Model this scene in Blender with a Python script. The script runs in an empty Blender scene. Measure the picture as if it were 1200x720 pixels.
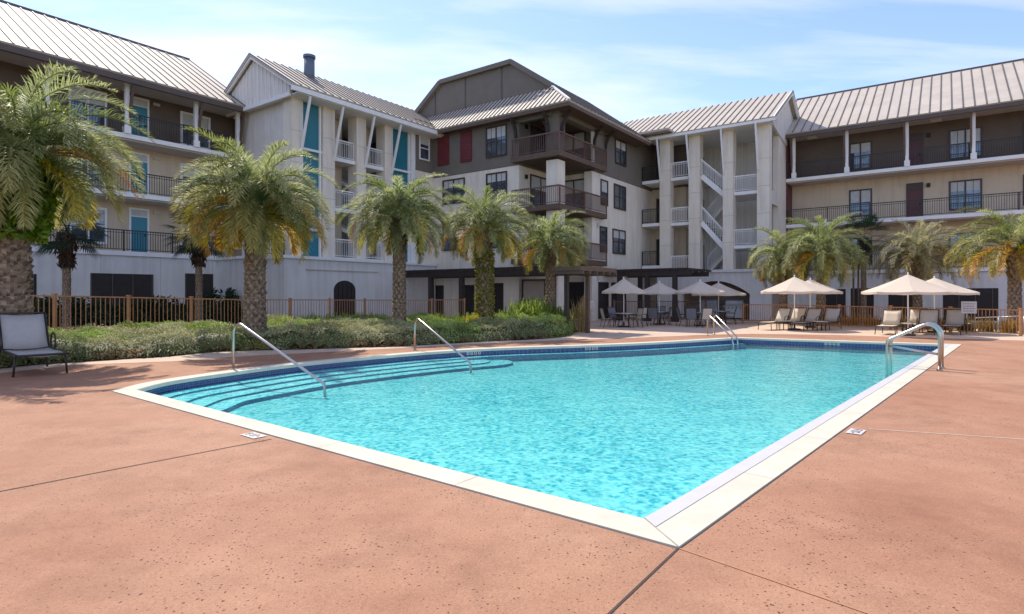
import bpy, bmesh, math, random
import numpy as np
from mathutils import Vector, Matrix
from mathutils.geometry import tessellate_polygon
R = math.radians
rnd = random.Random(7)
sc = bpy.context.scene
col = sc.collection

# ------------------------------------------------------------------ camera
F = 695.0; HZ = 345.0; CH = 1.7
cam = bpy.data.objects.new('camera', bpy.data.cameras.new('camera'))
col.objects.link(cam); sc.camera = cam
cam.location = (0, 0, CH); cam.rotation_euler = (R(90), 0, 0)
cam.data.sensor_width = 36.0; cam.data.lens = 36.0 * F / 1200.0
cam.data.shift_y = -(360 - HZ) / 1200.0
cam.data.clip_start = 0.1; cam.data.clip_end = 3000

# ------------------------------------------------------------------ world and sun
SUN_H = Vector((-0.56, 0.83, 0)).normalized(); SUN_E = R(53)
TO_SUN = Vector((SUN_H.x * math.cos(SUN_E), SUN_H.y * math.cos(SUN_E), math.sin(SUN_E)))
w = bpy.data.worlds.new('World'); sc.world = w; w.use_nodes = True
nt = w.node_tree; N = nt.nodes; L = nt.links
bg = N['Background']; bg.inputs['Strength'].default_value = 0.15
sky = N.new('ShaderNodeTexSky'); sky.sky_type = 'NISHITA'; sky.sun_disc = False
sky.sun_elevation = SUN_E; sky.sun_rotation = math.atan2(SUN_H.x, SUN_H.y)
sky.air_density = 1.0; sky.dust_density = 0.3; sky.ozone_density = 4.0; sky.altitude = 0
tc = N.new('ShaderNodeTexCoord'); sep = N.new('ShaderNodeSeparateXYZ')
L.new(tc.outputs['Generated'], sep.inputs[0])
mz = N.new('ShaderNodeMath'); mz.operation = 'MAXIMUM'; mz.inputs[1].default_value = 0.0; L.new(sep.outputs['Z'], mz.inputs[0])
az = N.new('ShaderNodeMath'); az.operation = 'ADD'; az.inputs[1].default_value = 0.16; L.new(mz.outputs[0], az.inputs[0])
dx = N.new('ShaderNodeMath'); dx.operation = 'DIVIDE'; L.new(sep.outputs['X'], dx.inputs[0]); L.new(az.outputs[0], dx.inputs[1])
dy = N.new('ShaderNodeMath'); dy.operation = 'DIVIDE'; L.new(sep.outputs['Y'], dy.inputs[0]); L.new(az.outputs[0], dy.inputs[1])
cb = N.new('ShaderNodeCombineXYZ'); L.new(dx.outputs[0], cb.inputs[0]); L.new(dy.outputs[0], cb.inputs[1])
mp = N.new('ShaderNodeMapping'); mp.inputs['Scale'].default_value = (0.32, 1.15, 1); mp.inputs['Rotation'].default_value = (0, 0, R(14)); L.new(cb.outputs[0], mp.inputs[0])
nz = N.new('ShaderNodeTexNoise'); nz.inputs['Scale'].default_value = 1.3; nz.inputs['Detail'].default_value = 9; nz.inputs['Roughness'].default_value = 0.55; nz.inputs['Distortion'].default_value = 0.35
L.new(mp.outputs[0], nz.inputs['Vector'])
cr = N.new('ShaderNodeValToRGB'); cr.color_ramp.elements[0].position = 0.46; cr.color_ramp.elements[1].position = 0.72
cr.color_ramp.elements[0].color = (0.0, 0.0, 0.0, 1); cr.color_ramp.elements[1].color = (0.85, 0.85, 0.85, 1)
L.new(nz.outputs['Fac'], cr.inputs[0])
mx = N.new('ShaderNodeMixRGB'); mx.inputs['Color2'].default_value = (5.2, 5.5, 5.9, 1)
L.new(cr.outputs[0], mx.inputs['Fac']); L.new(sky.outputs[0], mx.inputs['Color1']); gm = N.new('ShaderNodeMixRGB'); gm.blend_type = 'MULTIPLY'; gm.inputs[0].default_value = 1.0; gm.inputs[2].default_value = (1.07, 0.965, 1.03, 1)
L.new(mx.outputs[0], gm.inputs[1]); L.new(gm.outputs[0], bg.inputs['Color'])
sun = bpy.data.objects.new('sun', bpy.data.lights.new('sun', 'SUN')); col.objects.link(sun)
sun.data.energy = 3.5; sun.data.angle = R(0.5); sun.data.color = (1.0, 0.91, 0.78)
sun.rotation_euler = TO_SUN.to_track_quat('Z', 'Y').to_euler()
sc.view_settings.view_transform = 'Standard'; sc.view_settings.look = 'None'
sc.view_settings.exposure = 0.74; sc.view_settings.gamma = 1.0
sc.cycles.max_bounces = 8; sc.cycles.transparent_max_bounces = 16
sc.cycles.use_denoising = True

# ------------------------------------------------------------------ frames
TH = R(36.2); CT, ST = math.cos(TH), math.sin(TH)
def wb(x, y, z=0.0):            # building frame (x along the right wing, y along the left wing) to world
    return Vector((x * CT + y * ST, -x * ST + y * CT, z))
def tob(X, Y): return (X * CT - Y * ST, X * ST + Y * CT)
def G(u, v, z=0.0):             # point of the photograph lying at height z
    Y = F * (CH - z) / (v - HZ); return Vector(((u - 600) / F * Y, Y, z))
def onx(u, v, x):               # on a wall of constant building x: (y, z)
    r = (u - 600) / F; Y = x / (CT * r - ST); return (Y * (ST * r + CT), CH + (HZ - v) * Y / F)
def ony(u, v, y):               # on a wall of constant building y: (x, z)
    r = (u - 600) / F; Y = y / (ST * r + CT); return (Y * (CT * r - ST), CH + (HZ - v) * Y / F)

# ------------------------------------------------------------------ materials
def newmat(name):
    m = bpy.data.materials.new(name); m.use_nodes = True
    return m, m.node_tree.nodes, m.node_tree.links, m.node_tree.nodes['Principled BSDF']
def mat(name, c, rough=0.7, metal=0.0, var=0.12, scale=3.0, bump=0.0, bscale=40.0, spec=0.5, streak=False, stretch=(1, 1, 1), fine=0.0):
    m, n, l, p = newmat(name)
    p.inputs['Roughness'].default_value = rough; p.inputs['Metallic'].default_value = metal
    p.inputs['Specular IOR Level'].default_value = spec
    g = n.new('ShaderNodeNewGeometry')
    mpn = n.new('ShaderNodeMapping'); mpn.inputs['Scale'].default_value = stretch
    l.new(g.outputs['Position'], mpn.inputs[0])
    t = n.new('ShaderNodeTexNoise'); t.inputs['Scale'].default_value = scale; t.inputs['Detail'].default_value = 6; t.inputs['Roughness'].default_value = 0.6
    l.new(mpn.outputs[0], t.inputs['Vector'])
    r = n.new('ShaderNodeValToRGB'); e = r.color_ramp.elements
    e[0].position = 0.3; e[1].position = 0.7
    e[0].color = tuple(x * (1 - var) for x in c) + (1,); e[1].color = tuple(min(1, x * (1 + var)) for x in c) + (1,)
    l.new(t.outputs['Fac'], r.inputs[0])
    out = r.outputs[0]
    if streak:
        m2 = n.new('ShaderNodeMapping'); m2.inputs['Scale'].default_value = (2.2, 2.2, 0.18); l.new(g.outputs['Position'], m2.inputs[0])
        t2 = n.new('ShaderNodeTexNoise'); t2.inputs['Scale'].default_value = 1.6; t2.inputs['Detail'].default_value = 7; l.new(m2.outputs[0], t2.inputs['Vector'])
        r2 = n.new('ShaderNodeValToRGB'); r2.color_ramp.elements[0].position = 0.34; r2.color_ramp.elements[1].position = 0.56
        r2.color_ramp.elements[0].color = (0.86, 0.85, 0.83, 1); r2.color_ramp.elements[1].color = (1, 1, 1, 1); l.new(t2.outputs['Fac'], r2.inputs[0])
        mm = n.new('ShaderNodeMixRGB'); mm.blend_type = 'MULTIPLY'; mm.inputs[0].default_value = 0.8
        l.new(out, mm.inputs[1]); l.new(r2.outputs[0], mm.inputs[2]); out = mm.outputs[0]
    l.new(out, p.inputs['Base Color'])
    if bump:
        b = n.new('ShaderNodeBump'); b.inputs['Strength'].default_value = bump; b.inputs['Distance'].default_value = 0.02
        t3 = n.new('ShaderNodeTexNoise'); t3.inputs['Scale'].default_value = bscale; t3.inputs['Detail'].default_value = 4
        l.new(g.outputs['Position'], t3.inputs['Vector']); l.new(t3.outputs['Fac'], b.inputs['Height']); l.new(b.outputs[0], p.inputs['Normal'])
    return m
def leafmat(name, trans=0.35, rough=0.5, gain=1.0):
    m, n, l, p = newmat(name)
    a = n.new('ShaderNodeAttribute'); a.attribute_name = 'tint'
    p.inputs['Roughness'].default_value = rough; p.inputs['Specular IOR Level'].default_value = 0.35
    l.new(a.outputs['Color'], p.inputs['Base Color'])
    t = n.new('ShaderNodeBsdfTranslucent'); hs = n.new('ShaderNodeHueSaturation'); hs.inputs['Saturation'].default_value = 1.15; hs.inputs['Value'].default_value = 1.5
    l.new(a.outputs['Color'], hs.inputs['Color']); l.new(hs.outputs[0], t.inputs['Color'])
    mixs = n.new('ShaderNodeMixShader'); mixs.inputs[0].default_value = trans
    l.new(p.outputs[0], mixs.inputs[1]); l.new(t.outputs[0], mixs.inputs[2])
    l.new(mixs.outputs[0], n['Material Output'].inputs['Surface'])
    return m
M = {}
M['stucco'] = mat('stucco', (0.78, 0.70, 0.585), 0.9, var=0.05, scale=1.2, bump=0.25, bscale=60, streak=True)
M['podium'] = mat('podium_stucco', (0.68, 0.665, 0.63), 0.9, var=0.06, scale=0.9, bump=0.25, bscale=50, streak=True)
M['cream'] = mat('cream_stucco', (0.62, 0.50, 0.36), 0.9, var=0.05, scale=1.2, bump=0.2, bscale=60, streak=True)
M['white'] = mat('white_paint', (0.80, 0.79, 0.76), 0.6, var=0.05, scale=2.5)
M['offwhite'] = mat('offwhite_siding', (0.72, 0.68, 0.61), 0.7, var=0.06, scale=1.5, streak=True)
M['brownwall'] = mat('brown_siding', (0.135, 0.10, 0.076), 0.85, var=0.1, scale=1.4)
M['olivewall'] = mat('grey_brown_siding', (0.175, 0.15, 0.12), 0.85, var=0.08, scale=1.4)
M['tanwall'] = mat('tan_inner_wall', (0.36, 0.29, 0.23), 0.9, var=0.08, scale=1.4)
M['fascia'] = mat('brown_fascia', (0.10, 0.075, 0.06), 0.6, var=0.1)
M['timber'] = mat('brown_timber', (0.12, 0.075, 0.05), 0.7, var=0.2, scale=6)
M['darktimber'] = mat('dark_timber', (0.045, 0.032, 0.025), 0.8, var=0.2, scale=6)
M['roof'] = mat('metal_roof', (0.47, 0.415, 0.35), 0.65, 0.0, spec=0.2, var=0.1, scale=0.8, stretch=(1, 1, 1))
M['seam'] = mat('roof_seam', (0.11, 0.095, 0.08), 0.6, 0.0, var=0.1)
M['soffit'] = mat('soffit', (0.52, 0.46, 0.40), 0.8, var=0.05)
M['teal'] = mat('teal_panel', (0.015, 0.17, 0.215), 0.45, var=0.1, scale=1.0)
M['tealdoor'] = mat('teal_door', (0.02, 0.20, 0.27), 0.4, var=0.05)
M['red'] = mat('red_shutter', (0.15, 0.022, 0.026), 0.55, var=0.1)
M['maroon'] = mat('maroon_door', (0.10, 0.02, 0.022), 0.5, var=0.1)
M['darkmetal'] = mat('dark_rail', (0.03, 0.026, 0.024), 0.5, 0.2, var=0.1)
M['brownrail'] = mat('brown_rail', (0.14, 0.068, 0.045), 0.55, var=0.15)
M['fencebrown'] = mat('fence_brown', (0.42, 0.20, 0.085), 0.5, var=0.15, scale=4)
M['frame'] = mat('dark_window_frame', (0.055, 0.032, 0.026), 0.5, var=0.1)
M['glass'] = mat('window_glass', (0.10, 0.13, 0.16), 0.06, 0.55, var=0.5, scale=1.7, spec=1.0)
M['darkvoid'] = mat('unlit_interior', (0.03, 0.024, 0.021), 0.8, var=0.2)  # near-black colour stands for the unlit depth behind openings
M['blind'] = mat('blinds', (0.5, 0.5, 0.47), 0.6, var=0.1, scale=4)
M['vent'] = mat('vent_pipe', (0.12, 0.15, 0.18), 0.5, 0.2, var=0.05)
M['steel'] = mat('stainless_steel', (0.50, 0.475, 0.44), 0.3, 1.0, var=0.05)
M['coping'] = mat('coping_stone', (0.54, 0.50, 0.40), 0.85, var=0.10, scale=2.2, bump=0.1, bscale=80)
M['copingj'] = mat('coping_joint', (0.34, 0.31, 0.28), 0.9)
M['copingin'] = mat('coping_face', (0.47, 0.46, 0.49), 0.6, var=0.04, scale=5)  # lavender cast puts the sky's reflection into the inner coping colour
M['canvas'] = None
M['grillsteel'] = mat('brushed_steel', (0.50, 0.53, 0.55), 0.4, 0.35, var=0.05)
M['sling'] = mat('sling_fabric', (0.55, 0.48, 0.39), 0.85, var=0.05, scale=8)
M['slingshaded'] = mat('shaded_sling_fabric', (0.40, 0.37, 0.345), 0.85, var=0.05, scale=8)  # the pale sling again, with shade put into its colour
M['slingdeepshade'] = mat('deep_shade_sling_fabric', (0.17, 0.17, 0.185), 0.85, var=0.05, scale=8)  # deeper patio shade put into the chair fabric colour
M['bronze'] = mat('bronze_frame', (0.05, 0.038, 0.03), 0.45, 0.4, var=0.1)
M['black'] = mat('black_metal', (0.012, 0.012, 0.012), 0.5, 0.3, var=0.1)
M['mulch'] = mat('mulch', (0.12, 0.07, 0.045), 0.95, var=0.35, scale=14, bump=0.6, bscale=30)
M['lawn'] = mat('lawn', (0.09, 0.10, 0.035), 0.95, var=0.3, scale=3, bump=0.5, bscale=30)
M['pathc'] = mat('beige_concrete', (0.52, 0.39, 0.29), 0.85, var=0.1, scale=0.9, bump=0.15, bscale=50)
M['sand'] = mat('pale_concrete', (0.55, 0.50, 0.43), 0.85, var=0.08, scale=2)
M['tablemetal'] = mat('table_top', (0.42, 0.42, 0.43), 0.35, 0.3, var=0.05)
M['signwhite'] = mat('sign_white', (0.52, 0.48, 0.46), 0.6, var=0.03)
M['signink'] = mat('sign_ink', (0.08, 0.07, 0.09), 0.6, var=0.03)
M['leaf'] = leafmat('palm_leaf', 0.45, 0.5)
M['shrub'] = leafmat('shrub_leaf', 0.25, 0.6)
M['trunk'] = mat('palm_trunk', (0.21, 0.14, 0.095), 0.95, var=0.45, scale=9, bump=0.8, bscale=25)
M['bark'] = leafmat('palm_bark', 0.0, 0.9)
M['stem'] = mat('stem', (0.08, 0.06, 0.03), 0.9, var=0.3)

def canvasmat():
    m, n, l, p = newmat('umbrella_canvas')
    p.inputs['Base Color'].default_value = (0.74, 0.64, 0.52, 1); p.inputs['Roughness'].default_value = 0.9
    t = n.new('ShaderNodeBsdfTranslucent'); t.inputs['Color'].default_value = (0.8, 0.68, 0.54, 1)
    x = n.new('ShaderNodeMixShader'); x.inputs[0].default_value = 0.35
    g = n.new('ShaderNodeNewGeometry'); w1 = n.new('ShaderNodeTexNoise'); w1.inputs['Scale'].default_value = 6
    b = n.new('ShaderNodeBump'); b.inputs['Strength'].default_value = 0.3; b.inputs['Distance'].default_value = 0.05
    l.new(g.outputs['Position'], w1.inputs['Vector']); l.new(w1.outputs['Fac'], b.inputs['Height']); l.new(b.outputs[0], p.inputs['Normal'])
    l.new(p.outputs[0], x.inputs[1]); l.new(t.outputs[0], x.inputs[2]); l.new(x.outputs[0], n['Material Output'].inputs['Surface'])
    return m
M['canvas'] = canvasmat()

def deckmat():
    m, n, l, p = newmat('terracotta_deck')
    g = n.new('ShaderNodeNewGeometry'); P = g.outputs['Position']
    def noise(s, d=6, r=0.6):
        t = n.new('ShaderNodeTexNoise'); t.inputs['Scale'].default_value = s; t.inputs['Detail'].default_value = d; t.inputs['Roughness'].default_value = r
        l.new(P, t.inputs['Vector']); return t.outputs['Fac']
    def ramp(f, a, ca, b, cb_):
        r = n.new('ShaderNodeValToRGB'); e = r.color_ramp.elements; e[0].position = a; e[1].position = b; e[0].color = ca; e[1].color = cb_
        l.new(f, r.inputs[0]); return r.outputs[0]
    def mul(a, b, f=1.0):
        x = n.new('ShaderNodeMixRGB'); x.blend_type = 'MULTIPLY'; x.inputs[0].default_value = f; l.new(a, x.inputs[1]); l.new(b, x.inputs[2]); return x.outputs[0]
    base = ramp(noise(0.35, 8, 0.65), 0.32, (0.345, 0.168, 0.098, 1), 0.68, (0.435, 0.247, 0.155, 1))
    base = mul(base, ramp(noise(2.2, 8, 0.7), 0.3, (0.86, 0.84, 0.82, 1), 0.7, (1.05, 1.05, 1.05, 1)))
    base = mul(base, ramp(noise(45, 5, 0.8), 0.32, (0.80, 0.78, 0.76, 1), 0.62, (1.06, 1.06, 1.06, 1)))
    base = mul(base, ramp(noise(0.8, 9, 0.75), 0.38, (0.84, 0.82, 0.81, 1), 0.52, (1, 1, 1, 1)))
    base = mul(base, ramp(noise(1.7, 10, 0.8), 0.60, (1, 1, 1, 1), 0.74, (1.22, 1.26, 1.30, 1)))
    v2 = n.new('ShaderNodeTexVoronoi'); v2.inputs['Scale'].default_value = 75; l.new(P, v2.inputs['Vector'])
    base = mul(base, ramp(v2.outputs['Distance'], 0.10, (0.66, 0.60, 0.57, 1), 0.32, (1, 1, 1, 1)))
    # small pits pressed into the surface
    v = n.new('ShaderNodeTexVoronoi'); v.inputs['Scale'].default_value = 34; v.inputs['Randomness'].default_value = 1.0
    dst = n.new('ShaderNodeVectorMath'); dst.operation = 'ADD'
    tn = n.new('ShaderNodeTexNoise'); tn.inputs['Scale'].default_value = 38; l.new(P, tn.inputs['Vector'])
    sc_ = n.new('ShaderNodeVectorMath'); sc_.operation = 'SCALE'; sc_.inputs['Scale'].default_value = 0.03; l.new(tn.outputs['Color'], sc_.inputs[0])
    l.new(P, dst.inputs[0]); l.new(sc_.outputs[0], dst.inputs[1]); l.new(dst.outputs[0], v.inputs['Vector'])
    sepc = n.new('ShaderNodeSeparateColor'); l.new(v.outputs['Color'], sepc.inputs[0])
    # only some cells hold a pit, of varying size, more in patches
    pm = n.new('ShaderNodeMath'); pm.operation = 'MULTIPLY'; l.new(sepc.outputs[0], pm.inputs[0]); l.new(noise(0.7, 4), pm.inputs[1])
    sz = n.new('ShaderNodeMapRange'); sz.inputs['From Min'].default_value = 0.13; sz.inputs['From Max'].default_value = 0.52; sz.inputs['To Min'].default_value = 0.0; sz.inputs['To Max'].default_value = 0.30
    l.new(pm.outputs[0], sz.inputs['Value'])
    lt = n.new('ShaderNodeMath'); lt.operation = 'SUBTRACT'; l.new(sz.outputs[0], lt.inputs[0]); l.new(v.outputs['Distance'], lt.inputs[1])
    sm = n.new('ShaderNodeMapRange'); sm.inputs['From Min'].default_value = -0.02; sm.inputs['From Max'].default_value = 0.10; l.new(lt.outputs[0], sm.inputs['Value'])
    dk = n.new('ShaderNodeMixRGB'); dk.inputs['Color2'].default_value = (0.10, 0.035, 0.025, 1)
    l.new(sm.outputs[0], dk.inputs[0]); l.new(base, dk.inputs[1])
    l.new(dk.outputs[0], p.inputs['Base Color'])
    p.inputs['Roughness'].default_value = 0.8; p.inputs['Specular IOR Level'].default_value = 0.3
    hh = n.new('ShaderNodeMath'); hh.operation = 'MULTIPLY_ADD'; hh.inputs[1].default_value = -1.5; l.new(sm.outputs[0], hh.inputs[0]); l.new(noise(60, 4, 0.7), hh.inputs[2])
    b = n.new('ShaderNodeBump'); b.inputs['Strength'].default_value = 0.5; b.inputs['Distance'].default_value = 0.01
    l.new(hh.outputs[0], b.inputs['Height']); l.new(b.outputs[0], p.inputs['Normal'])
    return m
M['deck'] = deckmat()

def watermat():
    m, n, l, p = newmat('pool_water'); n.remove(p)
    g = n.new('ShaderNodeNewGeometry')
    t1 = n.new('ShaderNodeTexNoise'); t1.inputs['Scale'].default_value = 5.5; t1.inputs['Detail'].default_value = 3; t1.inputs['Roughness'].default_value = 0.55; t1.inputs['Distortion'].default_value = 1.2
    l.new(g.outputs['Position'], t1.inputs['Vector'])
    t2 = n.new('ShaderNodeTexNoise'); t2.inputs['Scale'].default_value = 1.1; t2.inputs['Detail'].default_value = 2
    l.new(g.outputs['Position'], t2.inputs['Vector'])
    s = n.new('ShaderNodeMath'); s.operation = 'MULTIPLY_ADD'; s.inputs[1].default_value = 0.8; l.new(t2.outputs['Fac'], s.inputs[0]); l.new(t1.outputs['Fac'], s.inputs[2])
    b = n.new('ShaderNodeBump'); b.inputs['Strength'].default_value = 0.5; b.inputs['Distance'].default_value = 0.03; l.new(s.outputs[0], b.inputs['Height'])
    gl = n.new('ShaderNodeBsdfGlossy'); gl.inputs['Roughness'].default_value = 0.03; l.new(b.outputs[0], gl.inputs['Normal'])
    rf = n.new('ShaderNodeBsdfTransparent')
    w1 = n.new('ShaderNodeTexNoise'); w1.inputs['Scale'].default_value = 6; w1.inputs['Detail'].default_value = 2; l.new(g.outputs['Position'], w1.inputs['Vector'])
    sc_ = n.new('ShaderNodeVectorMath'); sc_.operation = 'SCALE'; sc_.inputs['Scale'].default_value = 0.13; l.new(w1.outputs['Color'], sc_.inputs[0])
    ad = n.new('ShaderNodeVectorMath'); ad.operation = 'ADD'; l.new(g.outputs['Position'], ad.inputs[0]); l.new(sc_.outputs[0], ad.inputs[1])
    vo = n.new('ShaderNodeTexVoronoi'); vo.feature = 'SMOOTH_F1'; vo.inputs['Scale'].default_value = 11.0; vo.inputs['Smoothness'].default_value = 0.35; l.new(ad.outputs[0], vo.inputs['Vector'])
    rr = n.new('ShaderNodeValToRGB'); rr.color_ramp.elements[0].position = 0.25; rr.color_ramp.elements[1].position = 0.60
    rr.color_ramp.elements[0].color = (0.045, 0.55, 0.67, 1); rr.color_ramp.elements[1].color = (0.58, 0.97, 0.97, 1)  # caustic ripple light painted into the transmission tint
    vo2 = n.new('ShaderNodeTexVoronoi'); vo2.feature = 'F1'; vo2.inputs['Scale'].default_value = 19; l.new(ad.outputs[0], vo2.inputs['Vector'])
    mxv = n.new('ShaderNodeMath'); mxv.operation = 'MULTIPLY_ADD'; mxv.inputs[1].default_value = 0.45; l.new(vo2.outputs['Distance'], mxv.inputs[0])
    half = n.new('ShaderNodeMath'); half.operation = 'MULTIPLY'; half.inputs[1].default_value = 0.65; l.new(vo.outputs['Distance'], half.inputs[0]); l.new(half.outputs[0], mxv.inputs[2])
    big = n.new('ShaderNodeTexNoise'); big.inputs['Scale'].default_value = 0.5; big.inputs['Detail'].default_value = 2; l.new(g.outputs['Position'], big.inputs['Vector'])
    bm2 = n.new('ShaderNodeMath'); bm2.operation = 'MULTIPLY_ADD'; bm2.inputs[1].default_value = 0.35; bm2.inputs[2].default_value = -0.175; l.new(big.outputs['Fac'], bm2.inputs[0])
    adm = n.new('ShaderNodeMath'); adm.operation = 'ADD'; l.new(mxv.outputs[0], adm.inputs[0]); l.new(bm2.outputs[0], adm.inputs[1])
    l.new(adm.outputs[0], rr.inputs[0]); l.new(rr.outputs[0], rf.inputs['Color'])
    fr = n.new('ShaderNodeFresnel'); fr.inputs['IOR'].default_value = 1.33; l.new(b.outputs[0], fr.inputs['Normal'])
    x = n.new('ShaderNodeMixShader'); l.new(fr.outputs[0], x.inputs[0]); l.new(rf.outputs[0], x.inputs[1]); l.new(gl.outputs[0], x.inputs[2])
    l.new(x.outputs[0], n['Material Output'].inputs['Surface'])
    return m
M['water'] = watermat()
M['plaster'] = mat('pool_plaster', (0.47, 0.64, 0.66), 0.8, var=0.08, scale=3)
M['tread'] = mat('step_tread', (0.66, 0.78, 0.79), 0.8, var=0.05)
M['nosing'] = mat('shaded_riser_tile', (0.02, 0.22, 0.40), 0.5, var=0.1)  # tile blue, deepened by the shade of risers facing away from the sun
def tilemat():
    m, n, l, p = newmat('blue_pool_tile')
    g = n.new('ShaderNodeNewGeometry'); sp = n.new('ShaderNodeSeparateXYZ'); l.new(g.outputs['Position'], sp.inputs[0])
    br = n.new('ShaderNodeTexBrick'); br.inputs['Scale'].default_value = 1.0; br.offset = 0.0
    a = n.new('ShaderNodeMath'); a.operation = 'SUBTRACT'; l.new(sp.outputs['X'], a.inputs[0]); l.new(sp.outputs['Y'], a.inputs[1])
    c = n.new('ShaderNodeCombineXYZ'); l.new(sp.outputs['Y'], c.inputs[0]); l.new(sp.outputs['Z'], c.inputs[1])
    l.new(c.outputs[0], br.inputs['Vector'])
    br.inputs['Color1'].default_value = (0.015, 0.03, 0.12, 1); br.inputs['Color2'].default_value = (0.03, 0.06, 0.19, 1); br.inputs['Mortar'].default_value = (0.08, 0.12, 0.25, 1)
    br.inputs['Brick Width'].default_value = 0.05; br.inputs['Row Height'].default_value = 0.05; br.inputs['Mortar Size'].default_value = 0.004
    l.new(br.outputs['Color'], p.inputs['Base Color']); p.inputs['Roughness'].default_value = 0.25
    return m
M['tile'] = tilemat()

# ------------------------------------------------------------------ object helpers
def tag(o, label=None, cat=None, group=None, kind=None):
    if label: o['label'] = label
    if cat: o['category'] = cat
    if group: o['group'] = group
    if kind: o['kind'] = kind
    return o
def thing(name, label, cat, loc=(0, 0, 0), rz=0.0, group=None):
    o = bpy.data.objects.new(name, None); col.objects.link(o)
    o.location = loc; o.rotation_euler = (0, 0, rz); o.empty_display_size = 0.2
    return tag(o, label, cat, group)
def wmat(o):
    m = Matrix.Translation(o.location) @ o.rotation_euler.to_matrix().to_4x4()
    return wmat(o.parent) @ m if o.parent else m
def copy_tree(o, parent=None):
    c = o.copy(); col.objects.link(c)
    if parent: c.parent = parent
    for ch in [k for k in o.children]: copy_tree(ch, c)
    return c

class MB:
    def __init__(s, b=False): s.v = []; s.f = []; s.b = b; s.t = None
    def add(s, vs, fs):
        n = len(s.v)
        for p in vs:
            p = Vector(p); s.v.append(wb(p.x, p.y, p.z) if s.b else p)
        s.f += [tuple(i + n for i in f) for f in fs]; return s
    def box(s, x0, x1, y0, y1, z0, z1):
        if x1 < x0: x0, x1 = x1, x0
        if y1 < y0: y0, y1 = y1, y0
        return s.add([(x0,y0,z0),(x1,y0,z0),(x1,y1,z0),(x0,y1,z0),(x0,y0,z1),(x1,y0,z1),(x1,y1,z1),(x0,y1,z1)],
              [(0,3,2,1),(4,5,6,7),(0,1,5,4),(1,2,6,5),(2,3,7,6),(3,0,4,7)])
    def prism(s, poly3, off):       # planar polygon pushed along off
        n = len(poly3); o = Vector(off); a = [Vector(p) for p in poly3]
        return s.add(a + [p + o for p in a], [tuple(range(n - 1, -1, -1)), tuple(range(n, 2 * n))] + [(i, (i + 1) % n, n + (i + 1) % n, n + i) for i in range(n)])
    def bar(s, p, q, w, h=None, up=(0, 0, 1)):
        h = h or w; p = Vector(p); q = Vector(q); d = (q - p)
        if d.length < 1e-6: return s
        d.normalize(); u = Vector(up)
        if abs(d.dot(u)) > 0.98: u = Vector((1, 0, 0))
        a = d.cross(u).normalized() * w / 2; c = a.cross(d).normalized() * h / 2
        return s.add([p-a-c,p+a-c,p+a+c,p-a+c,q-a-c,q+a-c,q+a+c,q-a+c], [(0,1,2,3),(7,6,5,4),(0,4,5,1),(1,5,6,2),(2,6,7,3),(3,7,4,0)])
    def tube(s, pts, r, n=10, caps=True):
        pts = [Vector(p) for p in pts]; rs = r if isinstance(r, (list, tuple)) else [r] * len(pts)
        vs = []; prev = None
        for i, p in enumerate(pts):
            d = (pts[min(i + 1, len(pts) - 1)] - pts[max(i - 1, 0)]).normalized()
            a = prev - d * prev.dot(d) if prev is not None else d.orthogonal()
            if a.length < 1e-5: a = d.orthogonal()
            a.normalize(); prev = a; c = d.cross(a)
            for k in range(n):
                t = 2 * math.pi * k / n; vs.append(p + (a * math.cos(t) + c * math.sin(t)) * rs[i])
        fs = [(i*n+k, i*n+(k+1)%n, (i+1)*n+(k+1)%n, (i+1)*n+k) for i in range(len(pts)-1) for k in range(n)]
        if caps: fs += [tuple(range(n-1,-1,-1)), tuple((len(pts)-1)*n+k for k in range(n))]
        return s.add(vs, fs)
    def build(s, name, m, parent=None, smooth=False, bevel=0.0):
        me = bpy.data.meshes.new(name)
        vs = s.v
        if parent is not None:
            inv = wmat(parent).inverted(); vs = [inv @ p for p in vs]
        me.from_pydata([tuple(p) for p in vs], [], s.f)
        me.validate(); bm = bmesh.new(); bm.from_mesh(me); bmesh.ops.recalc_face_normals(bm, faces=bm.faces); bm.to_mesh(me); bm.free()
        me.materials.append(m)
        if smooth: me.polygons.foreach_set('use_smooth', [True] * len(me.polygons))
        o = bpy.data.objects.new(name, me); col.objects.link(o)
        if parent is not None: o.parent = parent
        if bevel:
            b = o.modifiers.new('bevel', 'BEVEL'); b.width = bevel; b.segments = 2; b.limit_method = 'ANGLE'; b.angle_limit = R(40)
        if smooth and bevel == 0:
            pass
        return o
def np_mesh(name, verts, faces_q, tints, m, parent=None):
    """quads from numpy arrays; one tint per quad"""
    me = bpy.data.meshes.new(name)
    if parent is not None:
        inv = np.array(wmat(parent).inverted()); verts = verts @ inv[:3, :3].T + inv[:3, 3]
    nf = len(faces_q)
    me.vertices.add(len(verts)); me.vertices.foreach_set('co', verts.astype(np.float32).ravel())
    me.loops.add(nf * 4); me.loops.foreach_set('vertex_index', faces_q.astype(np.int32).ravel())
    me.polygons.add(nf); me.polygons.foreach_set('loop_start', np.arange(0, nf * 4, 4, dtype=np.int32)); me.polygons.foreach_set('loop_total', np.full(nf, 4, dtype=np.int32))
    me.update(calc_edges=True)
    at = me.attributes.new('tint', 'FLOAT_COLOR', 'FACE')
    c = np.ones((nf, 4), dtype=np.float32); c[:, :3] = tints; at.data.foreach_set('color', c.ravel())
    me.materials.append(m)
    o = bpy.data.objects.new(name, me); col.objects.link(o)
    if parent is not None: o.parent = parent
    return o
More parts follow.
